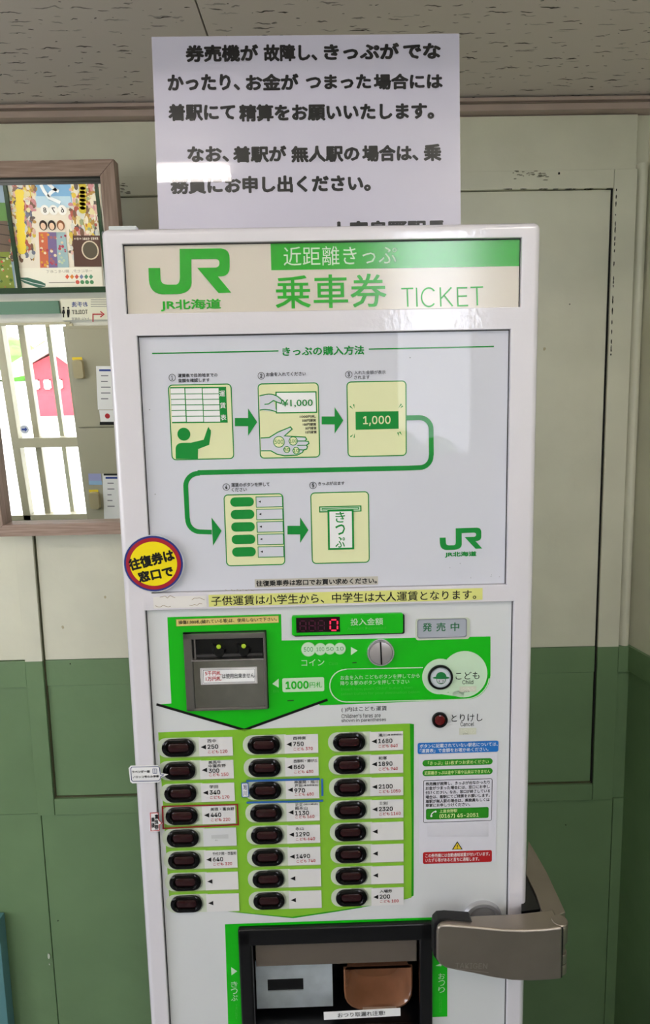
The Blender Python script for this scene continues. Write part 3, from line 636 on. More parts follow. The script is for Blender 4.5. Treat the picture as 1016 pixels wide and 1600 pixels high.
ie = [e for e in bm.edges if len(e.link_faces) == 2 and e.calc_face_angle(0) > 1.2 and all(v.co.y < .001 for v in e.verts)]
bmesh.ops.bevel(bm, geom=ie, offset=.0013, segments=2, profile=.5, affect='EDGES')
me = bpy.data.meshes.new('front_frame'); bm.to_mesh(me); bm.free(); me.materials.append(CAB)
me.polygons.foreach_set('use_smooth', [True]*len(me.polygons)); me.set_sharp_from_angle(angle=math.radians(40))
ff = bpy.data.objects.new('front_frame', me); COL.objects.link(ff); ff.parent = MACH; wm = ff.modifiers.new('weighted_normals', 'WEIGHTED_NORMAL'); wm.keep_sharp = True; wm.weight = 95
def part(name, x0, x1, y0, y1, z0, z1, m, par=MACH, bev=.001, **k):
    b = MB(); b.box(x0, x1, y0, y1, z0, z1, m); return b.build(name, par, bevel=bev, **k)
# body behind the frame, with a hole for the dispensing tray
tx0, tx1, tz1 = M(377, 1500)[0], M(673, 1500)[0], M(520, 1450)[1]; tz0 = M(520, 1617)[1]
bb = MB()
for (x0, x1, z0, z1) in ((xL+.004, tx0, 0, zT-.004), (tx1, xR-.004, 0, zT-.004), (tx0, tx1, 0, tz0), (tx0, tx1, tz1, zT-.004)): bb.box(x0, x1, .012, D, z0, z1, CAB)
bb.box(tx0, tx1, .12, D, tz0, tz1, CAB); bb.build('cabinet', MACH)
part('plinth', xL+.01, xR-.01, -.002, .03, 0, .058, mat('plinth_grey', '#77787a'))
# header sign
hp = part('header_sign', hx0-.004, hx1+.004, RD, RD+.005, hz0-.004, hz1+.004, CREAMP, bev=0)
hs = Sheet(M, RD)
C5 = lambda x, y: (180+x/2.988, 340+y/2.988)
def bez(p0, p1, p2, n=6): return [tuple((1-t)**2*np.array(p0)+2*t*(1-t)*np.array(p1)+t*t*np.array(p2)) for t in [i/n for i in range(n+1)]]
def jr_logo(tf):
    P = [(150, 230), (205, 230)] + bez((207, 280), (208, 308), (240, 308)) + [(265, 308)] + bez((280, 308), (297, 306), (298, 275)) + [(297, 140), (485, 138)] \
        + bez((490, 138), (532, 140), (532, 185)) + bez((532, 225), (532, 269), (490, 270))[0:] + [(477, 270), (540, 346), (480, 348), (379, 229), (460, 228)] \
        + bez((465, 228), (484, 226), (484, 208)) + bez((484, 206), (484, 188), (462, 188)) + [(352, 189), (353, 290)] + bez((353, 300), (350, 350), (285, 353)) + [(225, 354)] + bez((215, 354), (157, 350), (152, 285))
    return [tf(*p) for p in P]
hs.poly(jr_logo(C5), HG, 2); hs.text('JR北海道', 249.6, 344.7, 475.3, 18.5, HG, 2, .03)
x0 = M(423, 400)[0]; z0 = M(620, 417.2)[1]; hs.flat([(x0, hz1), (hx1+.003, hz1), (hx1+.003, z0), (x0, z0)], hs.Y(1), HG)
hs.text('近距離きっぷ', 443, 621, 397.5, 30, PG, 2, .0); hs.text('乗車券', 430, 605, 453.5, 53, HG, 2, .012); 
for st in ([(628, 449.5), (647, 449)], [(637.5, 449.3), (638.5, 478)], [(652, 448), (653, 478)], arc(671.5, 463, 11.5, -42, -318, 22, 14.6),
           [(689.5, 447.5), (690.5, 477.7)], [(707, 447.5), (690.3, 465.5)], [(695.5, 460), (709, 477)], [(732, 448), (716.5, 448.3), (717.3, 476.5), (733.5, 476)], [(717, 461.5), (731.5, 461)],
           [(737, 447.6), (757, 446.8)], [(747, 447.3), (748, 476)]): hs.line(st, 2.3, HGT, 2)
hs.print_('lettering', hp)
def recess_shade(name, par, x0, x1, z0, z1, bottom=True):     # dark strips standing in for the shade along the recess edges
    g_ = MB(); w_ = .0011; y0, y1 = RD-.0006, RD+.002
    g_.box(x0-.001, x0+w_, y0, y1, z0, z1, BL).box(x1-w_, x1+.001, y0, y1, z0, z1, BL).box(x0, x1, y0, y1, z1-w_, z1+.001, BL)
    if bottom: g_.box(x0, x1, y0, y1, z0-.001, z0+w_*.5, mat('grey_shade_line', '#77777a'))
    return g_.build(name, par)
recess_shade('shade_line', hp, hx0, hx1, hz0, hz1)
# instruction panel
ip = part('instruction_panel', ix0_-.004, ix1_+.004, RD, RD+.005, iz0_-.004, iz1_+.004, ACR, bev=0)
recess_shade('shade_line', ip, ix0_, ix1_, iz0_, iz1_)
s = Sheet(M, RD)
A = lambda x, y: (180+x/2.988, 560+y/2.988)
K = 1/2.988
s.line([(236, 551.5), (435, 547.5)], 2, DGI); s.line([(577, 544.7), (774, 540.5)], 2, DGI); s.text('きっぷの購入方法', 441, 570, 547.3, 14.5, DGI, 2, .03)
def card(x0, y0, x1, y1): 
    s.rect(x0, x1, (y0+y1)/2, y1-y0, PY, 1, 7); s.outline(x0, x1, (y0+y1)/2, y1-y0, 1.6, DGI, 2, 7)
def num(n, cx, cy, r=5.6): s.ring(cx, cy, r, .8, BLKP, 2, 24); s.text(n, cx-1.8 if n != '1' else cx-1.2, cx+1.8 if n != '1' else cx+1, cy, 6.6, BLKP, 2, .03)
def arrow(x0, x1, yc, hs_, hb, xm):
    s.poly([(x0, yc-hs_), (xm, yc-hs_), (xm, yc-hb), (x1, yc), (xm, yc+hb), (xm, yc+hs_), (x0, yc+hs_)], DGI, 2)
card(263.9, 600, 363.3, 719); card(403.8, 598.2, 499.5, 716.5); card(542.8, 595.2, 636.6, 714); card(350.6, 772.7, 444.2, 885.6); card(486.2, 769.5, 578, 882)
num('1', 267.7, 589.5); num('2', 407.8, 586.7); num('3', 545.5, 584.7); num('4', 352.8, 761.6); num('5', 489.3, 759)
s.text('運賃表で目的地までの', 276.5, 339, 585.7, 6, BLKP, 2, .02); s.text('金額を確認します', 277, 326.7, 593.6, 6, BLKP, 2, .02)
s.text('お金を入れてください', 415.6, 478, 583.8, 6.5, BLKP, 2, .02)
s.text('入れた金額が表示', 554, 603.5, 581.3, 6, BLKP, 2, .01); s.text('されます', 554, 578.5, 589, 6, BLKP, 2, .01)
s.text('運賃のボタンを押して', 360.5, 421, 757.8, 6.5, BLKP, 2, .02); s.text('ください', 361, 385, 765.7, 6, BLKP, 2, .02); s.text('きっぷが出ます', 497.5, 539, 755.8, 6, BLKP, 2, .02)
# card 1: fare table and pointing person
tb0 = [A(252, 133), A(515, 131), A(523, 300), A(262, 303)]; s.poly(tb0, DGI, 2)
rows = [139, 165, 191, 217, 243, 270, 298]
for i in range(6):
    y0, y1 = rows[i]+(1.5 if i else 0), rows[i+1]-2
    for (xa, xb) in ((254, 319), (324, 401), (405, 480)):
        k = (y0-139)*.05; s.poly([A(xa+k, y0), A(xb+k, y0-1), A(xb+k+1, y1-1), A(xa+k+1, y1)], WI, 3)
for i, ch in enumerate('運賃表'): c = A(497+i*3, 163+i*56); s.text(ch, c[0]-4.5, c[0]+4.5, c[1], 9, WI, 3, .01)
c = A(317, 354); s.disc(c[0], c[1], 10.2, DGI, 2)
s.poly([A(279, 470), A(278, 425)]+[A(*p) for p in bez((278, 425), (278, 395), (312, 394))]+[A(350, 394), A(410, 380), A(428, 328), A(433, 319), A(438, 330), A(444, 335), A(444, 352), A(436, 404), A(384, 424), A(383, 470)], DGI, 2)
# card 2: hand with note, hand with coins
s.poly([A(750, 157), A(938, 155), A(941, 251), A(752, 254)], WI, 2); s.line([A(750, 157), A(938, 155), A(941, 251), A(752, 254)], 1.8, DGI, 3, True)
s.poly([A(672, 172)]+[A(*p) for p in bez((672, 172), (730, 150), (778, 195))]+[A(775, 208), A(740, 200), A(752, 245), A(735, 248), A(674, 240)], ACR, 3.5)
s.line([A(672, 174)]+[A(*p) for p in bez((690, 170), (745, 155), (778, 195), 8)]+[A(775, 210), A(762, 206), A(738, 196), A(715, 212), A(696, 214)], 1.6, DGI, 4); s.line([A(674, 241)]+[A(*p) for p in bez((690, 238), (715, 236), (752, 249))], 1.6, DGI, 4)
s.text('¥1,000', A(778, 0)[0], A(923, 0)[0], A(0, 209)[1], 12.5, DGI, 4.5, .01)
for i, t in enumerate(('1000円札', '500円硬貨', '100円硬貨', '50円硬貨', '10円硬貨')):
    xx = (862, 873, 876, 888, 888)[i]; s.text(t, A(xx, 0)[0], A(937+i, 0)[0], A(0, 271+i*18.3)[1], 4.6, BLKP, 3, .02)
hand = [(678, 372), (718, 370), (758, 345), (818, 320), (826, 330), (790, 362), (850, 366), (888, 368), (894, 378), (886, 386), (902, 388), (905, 398), (892, 406), (898, 412), (894, 424), (880, 428), (874, 440), (850, 452), (790, 455), (755, 448), (726, 432), (680, 432)]
s.poly([A(*p) for p in hand], ACR, 2.5); s.line([A(*p) for p in hand], 1.7, DGI, 3)
for (a_, b_) in (((848, 386), (886, 386)), ((850, 407), (892, 406)), ((850, 427), (880, 428))): s.line([A(*a_), A(*b_)], 1.5, DGI, 3)
for (cx, cy, r, t) in ((764, 390, 27, '500'), (831, 386, 21, '100'), (801, 426, 16, '50'), (845, 431, 17, '10')):
    c = A(cx, cy); s.disc(c[0], c[1], r*K, PY, 3.5); s.ring(c[0], c[1], r*K, 1.1, DGI, 4); s.text(t, c[0]-r*K*.75, c[0]+r*K*.75, c[1], r*K*(.72 if len(t) == 3 else .9), DGI, 4, .01)
# card 3
B3 = lambda x, y: (500+x/2.822, 560+y/2.822)
s.poly([B3(158, 235), B3(349, 232), B3(350, 310), B3(159, 315)], DGI, 2); s.text('1,000', B3(192, 0)[0], B3(314, 0)[0], B3(0, 275)[1], 15.5, PY, 3, .015)
for pts in (((134, 210), (148, 224)), ((150, 202), (154, 222)), ((362, 200), (348, 220)), ((368, 209), (356, 220)), ((136, 346), (150, 334)), ((152, 350), (156, 330)), ((346, 326), (352, 346)), ((354, 324), (366, 340))):
    p, q_ = B3(*pts[0]), B3(*pts[1]); d = np.array(q_)-np.array(p); n_ = np.array([-d[1], d[0]])/np.linalg.norm(d)
    s.poly([tuple(np.array(p)-n_*1.1), tuple(np.array(p)+n_*1.1), q_], DGI, 2)
# arrows and the looping line
arrow(366.3, 401.5, 659.4, 6.5, 21.5, 387); arrow(502.8, 537, 656.8, 6.3, 21, 523.2); arrow(449, 482, 829.3, 6.8, 20, 469)
s.line([(636.6, 652.8), (655, 652.4)]+arc(657, 670.5, 18, -90, 0, 9)+[(675.5, 710)]+arc(657, 713, 18, 0, 90, 9)+[(640, 731.7), (480, 735.3), (310, 738.8)]+arc(309, 760, 20, -90, -180, 9)+[(291.5, 810)]+arc(312, 812, 20, 180, 92, 9)+[(330, 832.5)], 7.6, DGI, 2)
s.poly([(329.5, 809.5), (345.5, 830.5), (332, 854)], DGI, 2)
# card 4
for i in range(5):
    y = 673+i*58.7; x = 535+i*2.3; c0, c1 = A(x, y), A(x+111, y-2); s.rect(c0[0], c1[0], (c0[1]+c1[1])/2, 14.6, DGI, 3, 7)
    a0 = A(655+i*2.4, y-1.5); a1 = A(782+i*1.6, y-1.5); s.rect(a0[0], a1[0], a0[1], 17.3, ACR, 3); s.outline(a0[0], a1[0], a0[1], 17.3, 1.1, DGI, 4)
    s.poly([(a0[0]+4, a0[1]-.3), (a0[0]+8, a0[1]-2), (a0[0]+8, a0[1]+1.6)], BLKP, 4)
# card 5: ticket coming out of the slot
s.rect(499, 565.3, 796, 9.5, PG, 3); s.outline(499, 565.3, 796, 9.5, 1.6, DGI, 4); s.outline(503, 561.5, 795.8, 3.6, 1.1, DGI, 4)
s.rect(512.5, 553.5, 828.5, 63, WI, 4.5); s.outline(512.5, 553.5, 828.5, 63, 3, DGI, 5); s.vtext('きっぷ', 532, 799, 858, 15, DGI, 5.5, .01)
# small logo
LG2 = lambda x, y: (688.5+(x-150)*.1715, 826+(y-138)*.1583)
s.poly([(p[0], p[1]-(p[0]-720)*.022) for p in jr_logo(LG2)], DGI, 2); s.text('JR北海道', 696.8, 746.5, 867.5, 9, DGI, 2, .04)
for k in range(6): s.disc(random.uniform(700, 786), random.uniform(870, 905), .7, mat('grey_speck', '#8b8d92'), 2, 6)
for px_, py_ in ((232, 640), (241, 773), (642, 558)): s.disc(px_, py_, 1.0, mat('grey_speck', '#8b8d92'), 2, 6)
s.print_('printed_diagram', ip)
s2 = Sheet(M, RD)
s2.rect(398, 591.5, 910.7, 13, mat('grey_tape', '#bdb8ae', rough=.35), 3); s2.text('往復乗車券は窓口でお買い求めください。', 400, 590, 910.7, 9.3, BLKP, 4, .03)
s2.print_('paper_strip', ip)
# loose stickers on the frame
def sticker(name, label, parent=MACH): 
    sh = Sheet(M, -.0004); return sh
sh = Sheet(M, -.0003); YL = mat('pale_yellow_tape', '#d9da82', rough=.35)
sh.rect(327, 755, 933.2, 18.3, YL, 1); sh.text('子供運賃は小学生から、中学生は大人運賃となります。', 331, 745, 933.6, 15, BLKP, 2, .012)
for k in range(5): sh.line([(352+k*9, 921.5-random.random()), (357+k*10, 922.8)], .5, mat('tape_wear', '#8c8655'), 2)
sh.print_('yellow_label', MACH)
sh = Sheet(M, -.0003); RES = mat('glue_residue', '#e0dcd8', rough=.7); BRW = mat('brown_glue_edge', '#a08d74', rough=.7)
sh.rect(240, 323, 940.5, 18, RES, 1)
rr = random.Random(9)
for base, x0 in ((933, 250), (948, 243), (936, 300), (945, 296)):
    pts = [(x0+i*4, base-i*.15+rr.uniform(-2.2, 2.2)) for i in range(7 if x0 < 290 else 6)]; sh.line(pts, .8, BRW, 2)
sh.print_('torn_sticker', MACH)
# round sticker
b = MB(); c, w_, h_ = Sheet(M).frame(240.3-47.5, 240.3+47.5, 880.6, 90); b.loft([at_y(circ(w_/2, 48, *c, h_/2), -.0004), at_y(circ(w_/2-.0003, 48, *c, h_/2-.0003), -.0008)], mat('clear_margin', '#c9ccd0', rough=.3), cap0=True)
rs = b.build('round_sticker', MACH); rs['label'] = 'round yellow sticker with red and blue rings'
sh = Sheet(M, -.0009)
sh.disc(240.3, 880.6, 46, mat('sticker_blue', '#23307e', rough=.35), 1, 48, 43.4); sh.disc(240.3, 880.6, 43, mat('sticker_red', '#a3182c', rough=.35), 2, 48, 40.4); sh.disc(240.3, 880.6, 37, mat('sticker_yellow', '#f2dc06', rough=.35), 3, 48, 34.5)
sh.text('往復券は', 201, 273.5, 874.5, 19, BLKP, 4, .05, 12.5); sh.text('窓口で', 216, 271.5, 896.5, 17, BLKP, 4, .05, 10)
sh.print_('lettering', rs)
# control panel
cp = MB()
for (x0, x1, z0, z1) in ((px0-.004, tx0, pz0, pz1+.004), (tx1, px1+.004, pz0, pz1+.004), (tx0, tx1, pz0, tz0), (tx0, tx1, tz1, pz1+.004)): cp.box(x0, x1, RD, RD+.005, z0, z1, PANEL)
cpn = cp.build('control_panel', MACH, fix=True)
recess_shade('shade_line', cpn, px0, px1, pz0, pz1, False)
s = Sheet(M, RD)
# big green field with the down arrow
s.poly([(260, 966.3), (439, 961.5), (440, 1003), (653, 998.5), (768.5, 996.5), (768.5, 1058)]+arc(730, 1058, 38, 0, 80, 9)[1:]+[(500, 1105), (497, 1101), (381.5, 1143.5), (245, 1103.5), (266.4, 1102)], BG, 1)
s.line([(243, 1103.2), (381, 1143.5), (512, 1096)], 4.2, BL, 2)
s.disc(727, 1056, 36.5, PG, 2, 40); s.disc(689, 1059.5, 28, PG, 2.5, 40)
s.poly([(689, 1087), (727, 1092.3), (727, 1080)], PG, 2)
s.line([(662, 1045.3), (540, 1047.7)]+arc(541, 1073.8, 25.5, -90, -270, 14)+[(560, 1099.2), (700, 1096), (730, 1094.8)]+arc(729, 1057, 37.8, 88, 8, 10), 1.7, PG, 3)
for (cx, cy, r, t) in ((482, 1016.5, 11.5, '500'), (500.7, 1016.2, 9.8, '100'), (515.8, 1015.8, 9, '50'), (531.5, 1015.4, 9.4, '10')):
    s.disc(cx, cy, r, mat('ring_green', '#8fcf86', rough=.3), 3+cx*.003, 28); s.disc(cx, cy, r-.7, PG, 3.2+cx*.003, 28); s.text(t, cx-r*.62, cx+r*.62, cy, r*.62, DGI, 3.5+cx*.003, .0)
s.poly([(549, 1013), (559.3, 1018.7), (549, 1025.8)], PG, 2); s.text('コイン', 471, 507, 1037.5, 10.5, PG, 2, .0); s.text('Coin', 514, 528, 1039, 5, FG, 2)
s.poly([(425.3, 1071), (435.3, 1062.8), (435.3, 1077)], PG, 2); s.rect(441, 507, 1072.3, 22, mat('pill_grey_green', '#c2ddbc', rough=.3), 2, 3); s.text('1000', 446, 482.5, 1072.8, 12.5, BG, 3, .03); s.text('円札', 484, 503.5, 1072.3, 9, BG, 3, 0)
s.text('Bill', 427, 436, 1082.5, 4.5, FG, 2)
for k, (a_, b_) in enumerate(((449, 459), (551, 558))): s.line([(a_, 1097.5-(k*59.5)), (b_, 1097-(k*59.5))], 1.6, mat('dark_smudge', '#1b4a1b'), 2)
s.text('お金を入れ こどもボタンを押してから', 532.5, 657, 1059.6, 6.8, PG, 3, 0); s.text('降りる駅のボタンを押して下さい', 532.5, 640.5, 1068.6, 6.8, PG, 3, 0)
s.text("Insert fare, push 'Child' button, then", 533, 645.5, 1078.4, 5.2, FG, 3); s.text('select button for your destination below', 533, 658, 1085.6, 5.2, FG, 3)
s.text('こども', 713.5, 751, 1057.8, 12, BLKP, 4, .0); s.text('Child', 724, 741, 1068, 6.5, BLKP, 4); BRL = mat('braille_tape', '#cdcfbd', rough=.4)
s.rect(719.5, 746, 1079, 8.5, BRL, 4); s.text('こども', 727, 735, 1082.5, 2.4, BLKP, 5)
s.text('とりけし', 707, 755.8, 1124.3, 12, BLKP, 2, .0); s.text('Cancel', 721, 742.5, 1134.3, 6.5, BLKP, 2); s.rect(719, 746, 1145.5, 10.5, BRL, 2); s.text('とりけし', 725, 733.5, 1149, 2.4, BLKP, 3)
rr = random.Random(4)
for (x0, x1, y0, y1) in ((722, 744, 1077, 1081), (721, 744, 1142, 1147)):
    for k in range(26): s.disc(rr.uniform(x0, x1), rr.uniform(y0, y1), .45, mat('braille_dot', '#dcddd2'), 5, 6)
s.text('( )内はこども運賃', 534, 605.5, 1110.8, 8.5, BLKP, 2, 0); s.text("Children's fares are", 534, 595.5, 1121, 6.6, BLKP, 2); s.text('shown in parentheses', 534, 604.2, 1128.3, 6.6, BLKP, 2)
# leaf green field of the fare buttons
fld = [(245.7, 1147.3), (641.5, 1133.3), (644.5, 1300), (644, 1407), (636, 1408.5), (600, 1413), (567, 1421.5), (505, 1430), (457.5, 1437.5), (370, 1429.5), (264, 1421)]
s.poly([(641, 1133.3), (648, 1134.5), (647.5, 1404), (638, 1409), (566, 1422.5), (458, 1439.5), (355, 1429), (457, 1435), (636, 1404)], DGE, 1)
s.poly(fld, LG, 2)
s.line([(457, 1437.8), (510, 1430.3), (566, 1421.5)], 2, DGE, 3)
# green surround of the tray
s.poly([(350.8, 1449), (379, 1448), (379, 1640), (357, 1640)], BG, 1); s.poly([(378, 1448), (672, 1438.2), (672, 1446), (378, 1456)], BG, 1); s.poly([(671, 1438.2), (700.5, 1437.3), (700.5, 1594), (671, 1595)], BG, 1)
s.poly([(360.5, 1516), (370, 1522.5), (361, 1529)], PG, 2); s.vtext('きっぷ', 365.5, 1538, 1570, 10.5, PG, 2, 0); s.vtext('Ticket', 369, 1574, 1598, 4, FG, 2)
s.poly([(682, 1514), (692, 1509), (691, 1514.5)], PG, 2); s.vtext('おつり', 691.5, 1525, 1557, 10.5, PG, 2, 0); s.vtext('Change', 689.5, 1561, 1588, 4, FG, 2)
s.print_('printed_graphics', cpn)
# fare buttons and their labels
fares = {
 (0, 0): ('西中', 250, 120), (0, 1): ('美馬牛|中富良野', 300, 150), (0, 2): ('学田', 340, 170), (0, 3): ('美瑛・富良野', 440, 220), (0, 4): None, (0, 5): ('千代ケ岡・西聖和', 640, 320), (0, 6): '', (0, 7): '',
 (1, 0): ('西神楽', 750, 370), (1, 1): ('西御料・緑が丘', 860, 430), (1, 2): ('神楽岡・旭川|芦別(富良野経由)', 970, 480), (1, 3): ('近文(旭川経由)|南永山', 1130, 560), (1, 4): ('永山', 1290, 640), (1, 5): ('', 1490, 740), (1, 6): '', (1, 7): '',
 (2, 0): ('滝川(富良野経由)', 1680, 840), (2, 1): ('和寒', 1890, 940), (2, 2): ('', 2100, 1050), (2, 3): ('士別', 2320, 1160), (2, 4): '', (2, 5): '', (2, 6): '', (2, 7): ('入場券', 200, 100)}
ends = [((277.4, 1170.8), (290.4, 1415.8)), ((412, 1166.4), (420.2, 1411)), ((545.9, 1161.8), (549.7, 1406.1))]
sep = Sheet(M, RD)
proto = None
for c in range(3):
    a0, a1 = np.array(M(*ends[c][0])), np.array(M(*ends[c][1]))
    for r_ in range(8):
        p = a0+(a1-a0)*r_/7; k = .000862
        hw, hh = 26.2*k, 14.9*k
        # light surround printed round each button
        sep.flat([(p[0]-hw*.2+x, p[1]+z) for x, z in [(q_[0], q_[1]) for q_ in rrect(hw*1.2, hh*1.12, hh, 6, hw*.1)]], sep.Y(3), LBL2)
        sep.flat([(p[0], p[1]-hh*1.12), (p[0]+36*k, p[1]-hh*1.12), (p[0]+36*k, p[1]+hh*1.12), (p[0], p[1]+hh*1.12)], sep.Y(3), LBL2)
        if r_ < 7: sep.flat([(p[0]-28*k, p[1]-18.6*k), (p[0]+89*k, p[1]-18.6*k), (p[0]+89*k, p[1]-16.6*k), (p[0]-28*k, p[1]-16.6*k)], sep.Y(4), OLV)
        if proto is None:
            b = MB(); L0 = [(hw, hh, hh, 0), (hw, hh, hh, -.0030), (hw-.0012, hh-.0012, hh, -.0042), (hw*.74, hh*.64, .0065, -.0046), (hw*.68, hh*.56, .006, -.0030), (hw*.66, hh*.52, .0055, -.0012)]
            b.loft([at_y(rrect(w_, h_, rr_, 7), y) for w_, h_, rr_, y in L0], BZL); bz = b.build('fare_button', MACH, smooth=True)
            b = MB(); b.loft([at_y(rrect(w_, h_, .005, 5), y) for w_, h_, y in ((hw*.65, hh*.5, -.0008), (hw*.63, hh*.48, -.0022), (hw*.58, hh*.42, -.0028))], LENS); ln = b.build('lens', bz, smooth=True)
            proto = (bz, ln); bo_ = bz
        else:
            bo_ = proto[0].copy(); COL.objects.link(bo_); l2 = proto[1].copy(); COL.objects.link(l2); l2.parent = bo_
        bo_.location = (p[0], RD, p[1])
        # fare label card
        f = fares[(c, r_)]
        lx0_, lx1_ = p[0]+(33.5)*k, p[0]+88*k
        cy = p[1]-.5*k
        b = MB(); b.box(lx0_, lx1_, RD-.0016, RD-.0009, p[1]-16.1*k, p[1]+15.8*k, LBL if f is not None else mat('repaired_label', '#cfd0d2', rough=.4)); lb = b.build('fare_label', MACH)
        idm = lambda x, z: (x, z)
        t = Sheet(idm, RD-.0017)
        def TX(st, x0, x1, z, h, m, bold=0.0):
            vs, fs, ax, bx, ay, by = glyphs(st, bold); w_ = (x1-x0)*k; sx, sz = w_/(bx-ax), h*k/(by-ay)
            t.add([(p[0]+x0*k+(x-ax)*sx, t.Y(1)-c_*1.5e-5, p[1]+z*k-h*k/2+(y-ay)*sz) for x, y, c_ in vs], fs, m)
        if f is not None:
            t.flat([(p[0]+36.5*k, p[1]), (p[0]+45*k, p[1]+4*k), (p[0]+45*k, p[1]-4*k)], t.Y(1), BLKP)
        else:
            t.flat([(p[0]+47*k, p[1]+4*k), (p[0]+75*k, p[1]+5*k), (p[0]+75*k, p[1]-3*k), (p[0]+47*k, p[1]-2*k)], t.Y(1), mat('erased_patch', '#bfc0c2', rough=.5))
            TX('なし', 53, 58, -5, 2, BLKP)
        if f:
            nm = f[0].split('|'); two = len(nm) == 2; pz = (-1.5 if two else .3)
            for i, n_ in enumerate(nm):
                if not n_: continue
                if '(' in n_:
                    a_, b__ = n_.split('('); b__ = '('+b__
                    wa = len(a_)*6.2; z = (13.2 if i == 0 else 7) if two else 10.3
                    TX(a_, 48, 48+wa, z, 5.7, BLKP, .012); TX(b__, 49.5+wa, min(86.5, 51+wa+len(b__)*3.7), z, 3.6, BLKP, .01)
                else:
                    w_ = min(len(n_)*7.0, 39); z = (13 if i == 0 else 6.8) if two else 10.3; TX(n_, 47.5, 47.5+w_, z, 5.9, BLKP, .012)
            st = str(f[1]); TX(st, 47.5, 47.5+len(st)*5.75, pz, 7.6, BLKP, .022)
            ks = str(f[2]); TX('こども', 47.8, 65, -8.4, 5.2, REDI, .01); TX(ks, 67.5, 67.5+len(ks)*3.9, -8.3, 5.5, REDI, .01)
        if t.v: t.build('lettering', lb, fix=False)
sep.print_('button_surround', cpn)
# coloured tape frames and small bubble stickers on the button field
TB = mat('blue_tape', '#2f62a8', rough=.35); TR = mat('dark_red_tape', '#8f1f24', rough=.35)
t = Sheet(M, RD-.0022)
t.line([(384.5, 1222.5), (500, 1219.3)], 3.4, TB, 1); t.line([(503.5, 1219), (504, 1246)], 3, TB, 2); t.line([(385, 1256.5), (505, 1253.5)], 3.2, TB, 1); t.print_('tape_frame', MACH)['label'] = 'blue tape frame round the 970 button'
t = Sheet(M, RD-.0022)
t.line([(252.5, 1262.5), (370.5, 1259.5), (372, 1291), (253, 1297)], 2.4, TR, 1); t.line([(253, 1262), (254.5, 1298)], 2.6, TR, 2); t.print_('tape_frame', MACH)['label'] = 'dark red tape frame round the 440 button'
t = Sheet(M, RD-.0028); t.rect(377, 388.5, 1236.2, 23, TB, 1, 1.5); t.rect(378.3, 387.2, 1236.2, 20.5, WI, 2, 1); t.vtext('旭川', 382.8, 1226.5, 1246, 6, NAVY, 3, .01); t.poly([(388, 1240), (395, 1236), (388, 1244)], TB, 1); t.print_('small_label', MACH)['label'] = 'small white label with blue edge'
b = MB(); P = [M(*p, .001) for p in [(204.5, 1196)]+[(247, 1195.2), (250, 1198), (252, 1207.5), (263, 1209.5), (252.5, 1214), (250.5, 1219.5), (247.5, 1222), (207, 1223.3), (203.8, 1220.5), (201.4, 1199.5)]]
b.prism(P, -.0022, -.0014, WI); sb = b.build('speech_bubble_label', MACH); sb['label'] = 'white speech bubble label on the left edge'
t = Sheet(lambda x, y: M(x, y, .0024), -.0024)
t.line([(206.5, 1198.5), (247, 1197.5), (249.3, 1199.5), (250.5, 1209.5), (256, 1210.5), (251, 1213.5), (250, 1218), (247.5, 1219.8), (208, 1220.8), (205.5, 1218.5), (204.5, 1200.5)], 1, NAVY, 1, True)
t.text('ラベンダー畑', 206.5, 234, 1205.5, 4.2, BLKP, 2, .03); t.text('ノロッコ号のみ停車', 207.5, 248.5, 1213.2, 3.9, BLKP, 2, .03)
for i in range(3): t.line([(239+i*3, 1201), (239.2+i*3, 1208)], .8, NAVY, 2); 
t.line([(239, 1201), (245, 1201)], .8, NAVY, 2); t.line([(239.3, 1208), (245.4, 1208)], .8, NAVY, 2); t.print_('lettering', sb)
b = MB(); P = [M(*p, .001) for p in [(234.5, 1269.5), (247.5, 1269), (248.5, 1281), (254.5, 1286), (249.2, 1289), (250, 1298), (236, 1299.2), (234.2, 1297)]]
b.prism(P, -.0022, -.0014, WI); sb = b.build('speech_bubble_label', MACH); sb['label'] = 'small red-edged bubble label on the left edge'
t = Sheet(lambda x, y: M(x, y, .0024), -.0024)
t.line([(235, 1270.2), (247, 1269.8), (248, 1281), (253, 1286), (248.6, 1289), (249.2, 1297.2), (236, 1298.2)], 1.1, REDI, 1, True); t.vtext('富良野', 245, 1271.5, 1296.5, 5.5, BLKP, 2, .03); t.vtext('美瑛', 239.3, 1276, 1294, 5.2, BLKP, 2, .03); t.print_('lettering', sb)
# right hand notices
t = Sheet(M, RD-.0006); t.rect(653.7, 780.8, 1170.6, 17.3, mat('notice_blue', '#1f6fc0', rough=.35), 1, 3)
t.text('ボタンに記載されていない駅名については、', 657.3, 779.5, 1166.8, 6.2, WI, 2, .01); t.text('「運賃表」で金額をお確かめください。', 657.3, 765, 1174.6, 6.2, WI, 2, .01); t.print_('blue_notice', MACH)['label'] = 'blue notice strip with white writing'
b = MB(); c, w_, h_ = Sheet(M).frame(656.2, 777.8, 1267.5, 171); b.loft([at_y(rrect(w_/2, h_/2, .002, 4, *c), RD), at_y(rrect(w_/2, h_/2, .002, 4, *c), RD-.0006)], mat('notice_sheet_white', '#d6d4de', rough=.35)); wn_ = b.build('white_notice', MACH)
t = Sheet(M, RD-.0007); NG = mat('notice_green', '#2a8a1c', rough=.35); LY = mat('pale_lime_ink', '#d9e8a0', rough=.35)
t.rect(661.4, 771.6, 1194, 10, NG, 1, 5); t.text('「きっぷ」は1枚ずつお求めください', 670, 765.5, 1194, 6, LY, 2, .01)
t.rect(661.4, 771.6, 1209.3, 10, NG, 1, 5); t.text('近距離きっぷは途中下車や払戻はできません', 664.5, 767.8, 1209.3, 5.8, LY, 2, .01)
t.outline(662.3, 770.8, 1254.3, 66.5, .8, BLKP, 1, 3)
